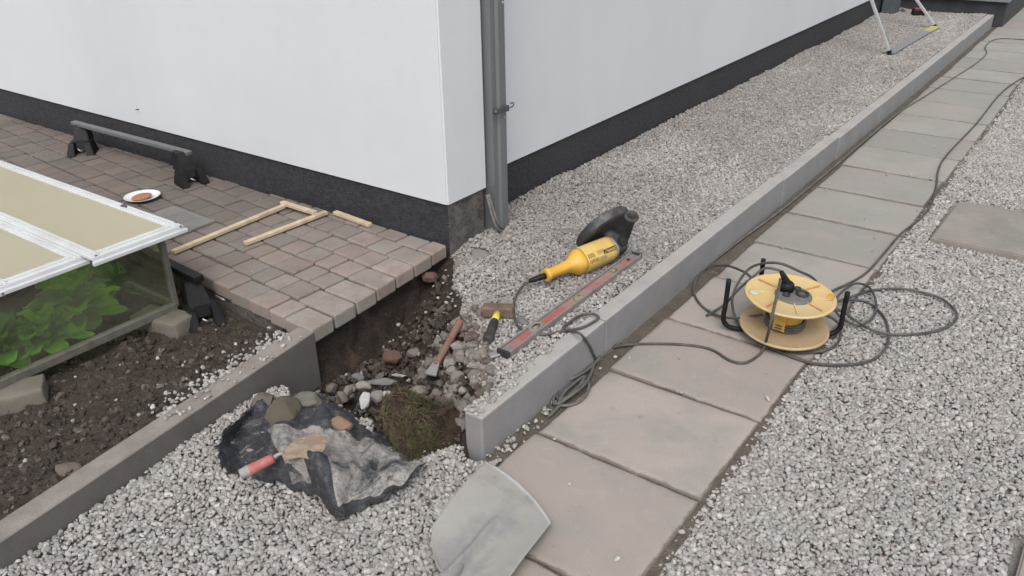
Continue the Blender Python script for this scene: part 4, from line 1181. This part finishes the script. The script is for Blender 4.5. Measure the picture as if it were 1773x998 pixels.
lathe(bm, [(0, .001), (.020, .001), (.020, 0), (0, 0)], Matrix.Translation(lc) @ Euler((R(1.5), R(3.0), 0)).to_matrix().to_4x4(), 24); pt(bobj('rating_label', bm, simple('worn_label', (.50, .50, .45), .6, dirt=(.35, .36, .33), dk=.7)), reel)
bm = bmesh.new(); vs, fs = box(bm, (.128, .062, zu+.008), (.022, .034, .012), bev=.003)
for v in set(vs): v.co = tiltM @ v.co
pt(bobj('winding_grip', bm, M_RY3), reel)
# tubular stand: the reel has toppled, its legs stick up round it
bm = bmesh.new()
pl_ = at(1251, 567, .012); pr_ = at(1452, 580, .012); pb_ = at(1310, 505, .012)
def vert_top(p, px_y):
    d_ = Vector(ray(*px_y)); t_ = (p.y/d_.y); return Vector((p.x+.004, p.y, HC+d_.z*t_))
lt_ = vert_top(pl_, (1257, 483)); rt_ = vert_top(pr_, (1443, 500)); bt_ = Vector((-1.005, 3.02, .21))
cbt = RC+Vector((0, 0, .012))
tube(bm, [lt_, (lt_+pl_)/2, pl_+Vector((0, 0, .035)), pl_+(cbt-pl_).normalized()*.025+Vector((0, 0, .006)), pl_+(cbt-pl_).normalized()*.09, cbt], .0095, 12, 5)
tube(bm, [rt_, (rt_+pr_)/2, pr_+Vector((0, 0, .035)), pr_+(cbt-pr_).normalized()*.025+Vector((0, 0, .006)), pr_+(cbt-pr_).normalized()*.09, cbt], .0095, 12, 5)
bb = at(1322, 449, .20); bq = Vector((bb.x, bb.y, .03))
tube(bm, [bb, (bb+bq)/2, bq, bq+(cbt-bq)*.12-Vector((0, 0, .015)), cbt], .0095, 12, 5)
pt(bobj('stand', bm, M_BLACK), reel)
# cable loops
def cab(pts, r_=.0052): 
    tube(bm, P3(pts), r_, 8, 6)
bm = bmesh.new()
cab([(1300, 480, .165), (1286, 470, .12), (1257, 460, .05), (1227, 463, .012), (1210, 476, .006), (1201, 500, .006), (1207, 520, .006), (1225, 538, .006), (1251, 549, .02), (1283, 551, .045), (1320, 545, .07)])
cab([(1223, 547, .006), (1254, 528, .035), (1277, 503, .11), (1301, 482, .17), (1324, 465, .205), (1348, 468, .200), (1356, 474, .192)])
cab([(1420, 500, .10), (1408, 482, .165), (1384, 470, .20), (1353, 457, .215), (1324, 456, .20), (1298, 465, .16), (1278, 490, .10), (1268, 517, .07), (1271, 544, .035), (1283, 567, .008), (1306, 588, .006), (1336, 602, .006), (1380, 610, .006), (1418, 609, .008), (1441, 602, .008), (1454, 588, .014), (1454, 564, .03), (1433, 547, .06), (1405, 541, .075)])
cab([(1385, 545, .075), (1415, 535, .08), (1453, 522, .035), (1491, 520, .008), (1518, 535, .008), (1535, 558, .008), (1538, 591, .008), (1521, 617, .008), (1488, 630, .008), (1438, 632, .008), (1394, 626, .006), (1348, 608, .010), (1321, 592, .014), (1300, 575, .014)])
cab([(1446, 525, .05), (1452, 512, .05), (1466, 499, .035), (1485, 491, .03), (1506, 499, .03), (1516, 520, .025), (1515, 544, .02), (1500, 559, .014), (1482, 563, .012), (1453, 547, .03), (1436, 517, .09), (1425, 503, .14)])
cab([(1440, 526, .04), (1474, 514, .025), (1506, 504, .010), (1547, 500, .008), (1585, 504, .008), (1629, 517, .008), (1656, 541, .008), (1650, 560, .008), (1620, 573, .008), (1582, 579, .008), (1541, 579, .010), (1506, 570, .016), (1477, 552, .022), (1454, 538, .04), (1420, 540, .07)])
for k in range(3):   # turns left on the drum
    zz = zl+.012+k*.011
    tube(bm, [tiltM @ Vector((math.cos(q)*.070, math.sin(q)*.070, zz)) for q in [i*.5 for i in range(14)]], .0052, 8, 3)
tube(bm, [k1+Vector((0, 0, -.03)), at(1349, 497, .245), at(1342, 525, .222), at(1336, 552, .175), at(1330, 577, .110), at(1324, 598, .030), at(1316, 613, .006), at(1292, 628, .006), at(1265, 625, .006), at(1230, 605, .006), at(1180, 597, .006), at(1110, 596, .006), at(1062, 601, .006), at(1042, 613, .006), at(1028, 632, .008), at(1008, 650, .008)], .0052, 8, 6)
pt(bobj('cable', bm, M_CABLE), reel)

bm = bmesh.new()
cab([(1425, 512, .02), (1452, 499, .012), (1480, 486, .006), (1503, 470, .006), (1530, 440, .006), (1560, 405, .006), (1590, 382, .006), (1610, 358, .006), (1621, 325, .006), (1625, 295, .006), (1640, 268, .006), (1690, 215, .006), (1730, 165, .006), (1762, 140, .006), (1800, 120, .006), (1860, 80, .006)], .0055)
tag(bobj('extension_lead', bm, M_CABLE), 'black lead running up the right side of the slab path from the reel', 'cable')
bm = bmesh.new()
cab([(1850, 72, .006), (1790, 70, .006), (1735, 67, .006), (1714, 73, .006), (1706, 83, .006), (1708, 93, .006), (1690, 110, .006), (1650, 136, .006), (1600, 168, .006), (1555, 196, .006), (1500, 241, .006), (1430, 301, .006), (1350, 366, .006), (1280, 417, .006), (1212, 470, .006), (1150, 520, .006), (1103, 560, .006), (1060, 600, .006), (1036, 622, .008), (1012, 645, .010), (985, 655, .010), (967, 673, .008), (966, 690, .006), (980, 690, .010), (1003, 668, .014), (1018, 660, .014), (1018, 677, .010), (1004, 695, .006), (984, 702, .006), (968, 700, .008), (975, 682, .012), (994, 664, .016), (1012, 652, .016), (1000, 672, .014), (975, 696, .008), (956, 716, .004), (949, 722, .004)], .0055)
cab([(1040, 618, .016), (1018, 640, .016), (998, 652, .02), (975, 664, .018), (962, 682, .014), (958, 697, .010), (968, 698, .016), (990, 684, .022), (1010, 668, .022), (1022, 650, .016), (1028, 632, .012)], .0052)
tag(bobj('extension_lead', bm, M_CABLE_G), 'dusty lead along the kerb foot ending in a tangled bunch near the kerb end', 'cable')

# ------------------------------------------------------------------ shovel
sh = thing('shovel', 'dusty steel shovel with a round-shouldered blade lying between the slabs and the chippings', 'shovel', (-1.05, 1.3, 0))
c_l, c_r = at(842, 801, .035), at(954, 908, .030)
mid = (c_l+c_r)/2; across = (c_r-c_l); SWd = across.length; across.normalize()
ridge0, ridge1 = at(893, 866, .03), at(792, 1000, .045)
back = (ridge1-ridge0); back -= across*back.dot(across); back.z = 0; back.normalize(); nrm = Vector((0, 0, 1))
back = (ridge1-ridge0); back.z = .012; back.normalize()
nrm = across.cross(back).normalized(); nrm = nrm if nrm.z > 0 else -nrm
bm = bmesh.new(); NU, NV = 36, 44; LEN = .385; g = {}; rim_ = bm.verts.layers.float.new('rim')
for i in range(NU+1):
    u = -1+2*i/NU
    for j in range(NV+1):
        v = j/NV
        # width profile along the length: mouth -> shoulders
        half = SWd/2*(1.0 + .015*math.sin(math.pi*min(v/.7, 1)) - .07*v)
        if v > .80: half *= math.sqrt(max(0, 1-((v-.80)/.22)**2))*.78+.22*(1-(v-.8)/.2*.75)
        mouth = -.040*(1-abs(u)**2.2)*(1-v)**2
        along = v*LEN + mouth
        dish = .026*abs(u)**2.0*(.35+.65*math.sin(math.pi*min(1, v+.12)*.9)) 
        ridge = .024*math.exp(-(u/(.05+.06*v))**2)*ss(.20, .62, v)*(1+1.0*ss(.6, 1, v)) - .004*math.exp(-((u-.22)/.12)**2)*ss(.25, .6, v)
        tipz = -.010*(1-v)**3
        p = mid + across*(u*half) + back*along + nrm*(dish+ridge+tipz+.002*mn.noise(Vector((u*4, v*6, 2))))
        g[i, j] = bm.verts.new(p); g[i, j][rim_] = max(0, 1-v*NV/1.9)
for i in range(NU):
    for j in range(NV):
        f = bm.faces.new((g[i, j], g[i+1, j], g[i+1, j+1], g[i, j+1])); f.smooth = True
bmesh.ops.recalc_face_normals(bm, faces=bm.faces[:])
if sum(f.normal.z for f in bm.faces) < 0: bmesh.ops.reverse_faces(bm, faces=bm.faces[:])
s = Mat('dusty_shovel_steel', (.33, .32, .30), .5, .0)
s.mix(s.ramp(s.noise(6, 6, .65), .38, .62), (.30, .28, .24), .7)
s.mix(s.ramp(s.noise(18, 7, .75), .54, .64), (.33, .31, .275), .7)
s.mix(s.ramp(s.noise(6, 5, .65), .52, .62), (.235, .235, .245), .6)
s.mix(s.ramp(s.noise(40, 6, .75), .62, .68), (.15, .135, .115), .5)
s.mix(s.ramp(s.attr('rim'), .15, .8), (.60, .60, .60), .85)
s.bump(s.noise(24, 6, .7), .5, .005).bump(s.noise(200, 3), .2, .001); M_SHV = s.done()
o = pt(bobj('blade', bm, M_SHV), sh); md = o.modifiers.new('thickness', 'SOLIDIFY'); md.thickness = .0022; md.offset = -1
bm = bmesh.new()
e_ = mid+back*(LEN-.03)+nrm*.022
tube(bm, [e_-back*.05-nrm*.022, e_-nrm*.004, e_+back*.10+nrm*.01, e_+back*.14+nrm*.012], [.006, .018, .021, .021], 14, 4); pt(bobj('socket', bm, M_SHV), sh)
bm = bmesh.new(); sh0 = e_+back*.13+nrm*.012; sh1 = sh0+back*.62+Vector((0, 0, .012)); tube(bm, [sh0, (sh0+sh1)/2, sh1], .018, 14, 3)
pt(bobj('shaft', bm, simple('worn_ash', (.33, .25, .16), .6)), sh)
bm = bmesh.new(); tube(bm, [sh1-across*.055, sh1+across*.055], .016, 12, 1); tube(bm, [sh1-back*.06, sh1], .014, 10, 1); pt(bobj('grip', bm, simple('grip_wood', (.30, .22, .14), .6)), sh)
# ------------------------------------------------------------------ weed membrane
RW = [
 [(424, 716, .080), (452, 700, .060), (505, 690, .052), (556, 690, .045), (612, 716, .012), (668, 748, -.02)],
 [(394, 742, .125), (434, 726, .050), (500, 712, .058), (560, 716, .062), (626, 740, .035), (700, 775, .005)],
 [(376, 772, .115), (426, 756, .015), (490, 744, .075), (552, 748, .056), (628, 762, .050), (716, 792, .030)],
 [(380, 800, .105), (438, 790, .030), (505, 772, .095), (560, 776, .062), (632, 786, .058), (735, 802, .030)],
 [(397, 817, .045), (450, 812, .050), (516, 796, .100), (566, 815, .105), (626, 822, .060), (722, 812, .046)],
 [(410, 828, .024), (462, 832, .030), (530, 836, .045), (578, 862, .070), (612, 860, .040), (700, 836, .046)],
 [(420, 834, .012), (470, 840, .014), (534, 858, .016), (588, 894, .018), (612, 886, .012), (680, 856, .014)]]
def catm(p0, p1, p2, p3, t): return .5*((2*p1)+(p2-p0)*t+(2*p0-5*p1+4*p2-p3)*t*t+(3*p1-p0-3*p2+p3)*t**3)
def spl(L_, t):
    n = len(L_)-1; i = min(int(t*n), n-1); f_ = t*n-i
    g_ = lambda k: L_[k] if 0 <= k <= n else (2*L_[0]-L_[1] if k < 0 else 2*L_[n]-L_[n-1])
    return catm(g_(i-1), g_(i), g_(i+1), g_(i+2), f_)
RW3 = [[at(a, b, c*1.15+.008) if c >= 0 else at(a, b, c) for a, b, c in row] for row in RW]
bm = bmesh.new(); NU, NV = 110, 84; g = {}
uvn = bm.verts.layers.float.new('dust')
for i in range(NU+1):
    for j in range(NV+1):
        u, v = i/NU, j/NV
        uu = u+.012*mn.noise(Vector((v*9, 3, 0)))*(1 if 0 < i < NU else 1); uu = min(max(uu, 0), 1)
        p = spl([spl(row, uu) for row in RW3], v)
        fold = .042*fbm(p.x*13+p.y*9, p.y*5-p.x*3, 1, 3) + .026*(abs(fbm(p.x*22-p.y*13, p.y*15, 2, 3))-.15) + .004*fbm(p.x*90, p.y*90, 2, 2)
        edge_ = .018*mn.noise(Vector((u*16, v*16, 8))) if (i in (0, NU) or j in (0, NV)) else 0
        rdg = .022*max(0, 1-abs((u-.36+.25*(v-.5))/.045))+.018*max(0, 1-abs((u-.72-.3*(v-.5))/.04))*(v < .85) + .02*max(0, 1-abs((v-.52-.2*u)/.06))*(u > .4)
        p = p+Vector((edge_, edge_*.7, fold+rdg*(.5+mn.noise(Vector((u*7, v*7, 0))))))
        floor_ = (front(p.x, p.y) if p.y < 1.38 else Hin(p.x, p.y))
        if p.z < floor_+.010: p.z = floor_+.010+max(0, fold)*.5
        vv = bm.verts.new(p); g[i, j] = vv
        dd = (.9 if .32 < u < 1.0 and .30 < v < .86 else 0)
        if .12 < u < .3 and .25 < v < .6: dd = .45
        if .44 < u < .62 and v > .6: dd = .12
        vv[uvn] = dd
for i in range(NU):
    for j in range(NV):
        f = bm.faces.new((g[i, j], g[i+1, j], g[i+1, j+1], g[i, j+1])); f.smooth = True
bmesh.ops.smooth_vert(bm, verts=[v for v in bm.verts if not v.is_boundary], factor=.5, use_axis_x=True, use_axis_y=True, use_axis_z=True)
for v in bm.verts: pass
s = Mat('dusty_black_membrane', (.035, .037, .041), .65, spec=.35)
n1 = s.noise(13, 7, .75, (1, .45, 1), .8); a1 = s.attr('dust')
ad = s.n.new('ShaderNodeMath'); ad.operation = 'MULTIPLY_ADD'; ad.inputs[1].default_value = .30; s.lk(a1, ad.inputs[0]); s.lk(n1, ad.inputs[2])
s.mix(s.ramp(ad.outputs[0], .66, .78), (.29, .27, .25), .85)
s.mix(s.ramp(s.noise(30, 6, .75), .50, .66), (.15, .145, .14), .55)
s.mul(s.ramp(s.noise(190, 2, .6, (.25, 1, 1)), .35, .65, .8, 1.25))
s.bump(s.noise(24, 5, .7), .9, .010).bump(s.noise(230, 3), .3, .001); M_MEM = s.done()
o = bobj('weed_membrane', bm, M_MEM); md = o.modifiers.new('thickness', 'SOLIDIFY'); md.thickness = .002
tag(o, 'crumpled black weed membrane smeared with pale mortar dust, beside the dug pit', 'membrane')

# pointing trowel on the membrane
tw = thing('pointing_trowel', 'trowel with a faded red grip and a mortar-crusted blade, lying on the black membrane', 'trowel', tuple(at(470, 800, .1)))
t0, t1, t2 = at(417, 822, .112), at(474, 793, .140), at(492, 785, .150)
bm = bmesh.new(); tube(bm, [t0, t0+(t1-t0)*.35, t1], [.0155, .016, .0135], 16, 6)
for f in bm.faces:
    c = f.calc_center_median(); f.material_index = 1 if (c-t0).length < (t1-t0).length*.30 else 0
pt(bobj('grip', bm, [simple('faded_red_rubber', (.36, .10, .085), .6, dirt=(.36, .25, .22), dk=.55), simple('dusty_grip_end', (.27, .26, .25), .7, dirt=(.33, .31, .29))]), tw)
bm = bmesh.new(); tube(bm, [t1, (t1+t2)/2+Vector((0, 0, .004)), t2], [.008, .006, .006], 10, 3); pt(bobj('shank', bm, M_COLLAR), tw)
ol = [at(486, 783, .150), at(512, 761, .150), at(547, 751, .150), at(566, 757, .146), at(563, 775, .144), at(549, 797, .146), at(520, 791, .150), at(492, 797, .150)]
bm = bmesh.new(); a = [bm.verts.new(p) for p in ol]; b = [bm.verts.new(p-Vector((0, 0, .003))) for p in ol]; n = len(ol)
bm.faces.new(a); bm.faces.new(b[::-1])
for i in range(n): bm.faces.new((a[i], a[(i+1) % n], b[(i+1) % n], b[i]))
bmesh.ops.recalc_face_normals(bm, faces=bm.faces[:])
s = Mat('mortar_crusted_steel', (.34, .27, .20), .75); s.mix(s.ramp(s.noise(16, 5, .6), .42, .56), (.19, .13, .09), .7); s.mix(s.ramp(s.noise(30, 5, .7), .55, .68), (.42, .39, .34), .7); s.bump(s.noise(60, 5), .6, .003)
pt(bobj('blade', bm, s.done()), tw)

# ------------------------------------------------------------------ turf clod
TC = at(712, 727, .04)
tf = thing('turf_clod', 'mossy clod of dug turf lying upturned in the pit by the kerb end', 'turf', (TC.x, TC.y, -.05))
bm = bmesh.new(); rocky(bm, (0, 0, 0), (.158, .128, .155), rot=Euler((0, 0, -.5)).to_matrix(), seed=21, sub=5, amp=.75, facets=5)
for v in bm.verts:
    v.co *= 1+.24*fbm(v.co.x*12, v.co.y*12, v.co.z*12, 5); v.co += Vector((TC.x, TC.y, .012))
me_t = [(v.co.copy(), (v.co-Vector((TC.x, TC.y, .02))).normalized()) for v in bm.verts]
pt(bobj('soil_core', bm, soil('turf_soil', (.065, .043, .033), (.038, .027, .021), (.14, .10, .078), .01).done(), smooth=True), tf)
bm = bmesh.new(); rs = random.Random(33); ti = bm.loops.layers.float_color.new('tint')
GC_ = [(.070, .072, .032), (.048, .052, .026), (.095, .080, .042), (.080, .050, .035), (.14, .105, .065)]
for k in range(11000):
    p, nn = rs.choice(me_t)
    if nn.z < -.25: continue
    gr_ = nn.x*.75 - nn.y*.1 + nn.z*.45 - .12 + .8*fbm(p.x*14, p.y*14, p.z*14)
    if gr_ < -.02 and rs.random() < .72: continue
    c = GC_[rs.choice([0, 1, 1, 2, 3])] if gr_ > .12 else GC_[rs.choice([3, 3, 4, 2])]
    cl_ = fbm(p.x*18, p.y*18, p.z*18+4)*9; tg = Vector((math.cos(cl_)+rs.gauss(0, .5), math.sin(cl_)+rs.gauss(0, .5), rs.gauss(-.5, .6))); tg -= nn*tg.dot(nn); tg.normalize()
    l_ = rs.uniform(.010, .034)*(1.3 if rs.random() < .15 else 1); w_ = rs.uniform(.0006, .0012); sd2 = nn.cross(tg)
    p0 = p+Vector((rs.gauss(0, .004), rs.gauss(0, .004), rs.gauss(0, .004))); p1 = p0+nn*l_*.22+tg*l_*.5; p2 = p0+nn*l_*.20+tg*l_*1.0+Vector((0, 0, -.25*l_))
    a, b, c1_, d1_, e1_ = [bm.verts.new(q) for q in (p0-sd2*w_, p0+sd2*w_, p1+sd2*w_, p1-sd2*w_, p2)]
    for f in (bm.faces.new((a, b, c1_, d1_)), bm.faces.new((d1_, c1_, e1_))):
        kx = rs.uniform(.75, 1.25)
        for l in f.loops: l[ti] = (c[0]*kx, c[1]*kx, c[2]*kx, 1)
s = Mat('mossy_grass', (.08, .09, .03), .8, spec=.2); s.mix(s.ramp(s.noise(.01), -9, -8), s.attr('tint', 'Color'), 1)
o = pt(bobj('grass', bm, s.done()), tf); o['kind'] = 'stuff'

# ------------------------------------------------------------------ single stones
def stone(px_, py_, z, sz, rz, base, seed, lab, rxy=(0, 0), facets=6, nm='stone', amp=.25):
    bm = bmesh.new(); rocky(bm, (0, 0, 0), sz, seed=seed, sub=4, amp=amp, facets=facets)
    p = at(px_, py_, z); c2_ = tuple(k*.7 for k in base); c3_ = tuple(min(1, k*1.3) for k in base)
    s = Mat('stone_surface', base, .85, coord='object'); s.mix(s.ramp(s.noise(25, 5, .7), .42, .62), c2_, .6); s.mix(s.ramp(s.noise(50, 5, .7), .55, .68), c3_, .6); s.bump(s.noise(90, 5), .5, .003)
    o = bobj(nm, bm, s.done()); o.location = p; o.rotation_euler = (*rxy, rz); return tag(o, lab, 'stone')
stone(632, 694, .000, (.020, .034, .026), .5, (.46, .455, .44), 2, 'upright pale white stone in the pit, left of the turf clod', (.2, .3))
stone(654, 688, -.03, (.032, .03, .022), 1.2, (.22, .21, .20), 3, 'grey stone directly right of the pale white one in the pit')
stone(676, 684, -.01, (.020, .030, .016), 2.2, (.38, .37, .35), 5, 'small pale stone touching the left side of the turf clod')
stone(629, 668, -.01, (.03, .018, .018), .4, (.27, .24, .21), 6, 'mottled brown and cream stone behind the pale white one')
stone(664, 660, -.01, (.06, .020, .012), .65, (.17, .165, .155), 7, 'long thin grey stone flake above the turf clod', (.2, 0))
stone(690, 650, .0, (.036, .006, .005), .35, (.30, .29, .27), 8, 'thin pale sliver lying on the long flake in the pit')
stone(619, 655, -.03, (.024, .020, .018), .1, (.16, .155, .15), 9, 'dark grey stone at the back of the pit near the old kerb end')
stone(592, 688, -.02, (.020, .030, .020), .9, (.17, .145, .12), 10, 'brown stone in the pit next to the membrane')
stone(575, 672, -.02, (.026, .018, .016), 1.4, (.14, .12, .10), 13, 'dull brown stone nearest the end of the old kerb')
stone(604, 674, -.01, (.014, .026, .018), .3, (.19, .17, .15), 14, 'narrow brown stone between the old kerb end and the pale one')
stone(591, 735, .075, (.042, .028, .022), .2, (.23, .155, .10), 15, 'tan brown stone weighing down the membrane', amp=.15, facets=3)
stone(489, 714, .090, (.060, .062, .062), .7, (.088, .077, .056), 16, 'large olive brown stone, biggest one on the membrane', (.4, .3), facets=14, amp=.5)
stone(456, 702, .065, (.038, .050, .038), .2, (.12, .105, .085), 17, 'brown stone partly hidden left of the large olive one')
stone(523, 692, .085, (.062, .040, .020), .35, (.145, .135, .118), 18, 'flat grey-brown stone right of the large olive one, by the old kerb')
stone(762, 554, .010, (.019, .019, .017), 0, (.30, .28, .235), 19, 'round cream pebble on the dark earth under the patio edge', amp=.1, facets=0)
stone(742, 480, .060, (.045, .030, .024), .4, (.115, .070, .058), 20, 'reddish stone tucked under the far patio corner')
stone(678, 618, -.03, (.040, .03, .028), .4, (.12, .068, .05), 22, 'reddish brown stone in the middle of the dug pit')
stone(716, 611, -.02, (.028, .020, .018), .7, (.15, .135, .125), 24, 'grey stone right of the reddish brown one in the pit')
stone(748, 595, .00, (.045, .024, .020), -.3, (.165, .125, .10), 25, 'long brown stone left of the chisel in the pit')
stone(803, 500, .075, (.055, .032, .020), .6, (.22, .215, .205), 26, 'grey flake of stone at the edge where pit meets dusty chippings')
stone(904, 556, .120, (.036, .020, .012), -.45, (.17, .165, .16), 27, 'flat grey stone just right of the hammer head')
stone(991, 402, .128, (.066, .022, .010), .25, (.165, .158, .145), 28, 'long flat grey stone lying behind the grinder', facets=2, amp=.15)
stone(120, 820, .09, (.05, .035, .03), .3, (.13, .105, .085), 41, 'brown clod of soil lying against the old kerb on the bed')
bm = bmesh.new(); box(bm, (0, 0, 0), (.115, .055, .048), bev=.005); 
bmesh.ops.subdivide_edges(bm, edges=bm.edges[:], cuts=3, use_grid_fill=True)
for v in bm.verts: v.co += Vector((fbm(v.co.x*40, v.co.y*40, 1), fbm(v.co.y*40, v.co.z*40, 5), fbm(v.co.z*40, v.co.x*40, 8)))*.006
o = bobj('concrete_piece', bm, M_KERB_TOP, smooth=True); o.location = at(800, 690, .005); o.rotation_euler = (.25, .1, .95)
tag(o, 'broken piece of pale concrete between the turf clod and the kerb end', 'concrete')
# flat dusty concrete footing by the house corner
bm = bmesh.new(); pc = at(833, 452, .122); ptsf = []
for i in range(26):
    q = 2*math.pi*i/26; rr_ = 1+.6*mn.noise(Vector((math.cos(q)*1.8, math.sin(q)*1.8, 4)))
    ptsf.append((pc.x+.15*rr_*math.cos(q), pc.y+.085*rr_*math.sin(q)))
prism(bm, ptsf, .06, .110, bev=.006)
s = Mat('dusty_mortar', (.19, .178, .165), .95); s.mix(s.ramp(s.noise(12, 6, .7), .45, .65), (.145, .134, .124), .7); s.bump(s.noise(50, 5), .6, .004)
o = bobj('mortar_patch', bm, s.done()); tag(o, 'flat dusty patch of mortar at the foot of the house corner', 'mortar')

# ------------------------------------------------------------------ far frame leaning on the wall, battery pack
M_ALU2 = simple('pale_aluminium', (.40, .41, .41), .5, .2)
lf0, rf0 = at(1541, 93, .135), at(1620, 47, .135)
lad = thing('metal_trestle', 'slim aluminium trestle with two leaning legs joined by a flat bar, far along the trench', 'trestle', tuple(lf0))
def stile_top(p, pxt):    # leaning towards the wall, stays in its own y plane
    q_ = ony(pxt[0], pxt[1], p.y-.02); d_ = (q_-p); return p+d_*1.9
for p, pxt in ((lf0, (1509, 0)), (rf0, (1587, 0))):
    bm = bmesh.new(); e_ = stile_top(p, pxt); d_, y_, z_, l_ = oriented(p, e_, Vector((0, 1, 0)))
    box(bm, (p+e_)/2, (l_, .022, .038), rot=frame_rot(d_, y_, z_).to_matrix(), bev=.003); pt(bobj('leg', bm, M_ALU2), lad)
    bm = bmesh.new(); box(bm, p+d_*.012, (.032, .028, .046), rot=frame_rot(d_, y_, z_).to_matrix(), bev=.004); pt(bobj('rubber_foot', bm, M_BLACK), lad)
d_, y_, z_, l_ = oriented(lf0, rf0)
bm = bmesh.new(); box(bm, lf0+d_*l_*.40+Vector((0, 0, .004)), (l_*.80, .07, .010), rot=frame_rot(d_, y_, z_).to_matrix(), bev=.002); pt(bobj('base_bar', bm, simple('galvanised_bar', (.25, .26, .265), .5, .3, dirt=(.28, .28, .27))), lad)
bm = bmesh.new(); box(bm, lf0+d_*l_*.90+Vector((0, 0, .006)), (l_*.20, .074, .012), rot=frame_rot(d_, y_, z_).to_matrix(), bev=.002); pt(bobj('yellow_end', bm, simple('pale_yellow_paint', (.40, .38, .17), .6)), lad)
bt = at(1591, 22, .15); th = thing('battery_pack', 'small black and red battery pack on the far chippings behind the trestle leg', 'battery', (bt.x, bt.y, .13))
bm = bmesh.new(); box(bm, bt+Vector((0, 0, .0)), (.13, .10, .055), rot=Euler((0, 0, .5)).to_matrix(), bev=.006); pt(bobj('case', bm, M_BLACK), th)
bm = bmesh.new(); box(bm, bt+Vector((0, 0, .036)), (.11, .075, .02), rot=Euler((0, 0, .5)).to_matrix(), bev=.005); pt(bobj('terminal_cover', bm, simple('dark_red_plastic', (.16, .03, .03), .5)), th)
stone(1563, 20, .135, (.035, .03, .03), 0, (.07, .07, .07), 31, 'small dark lump on the far chippings left of the battery pack')
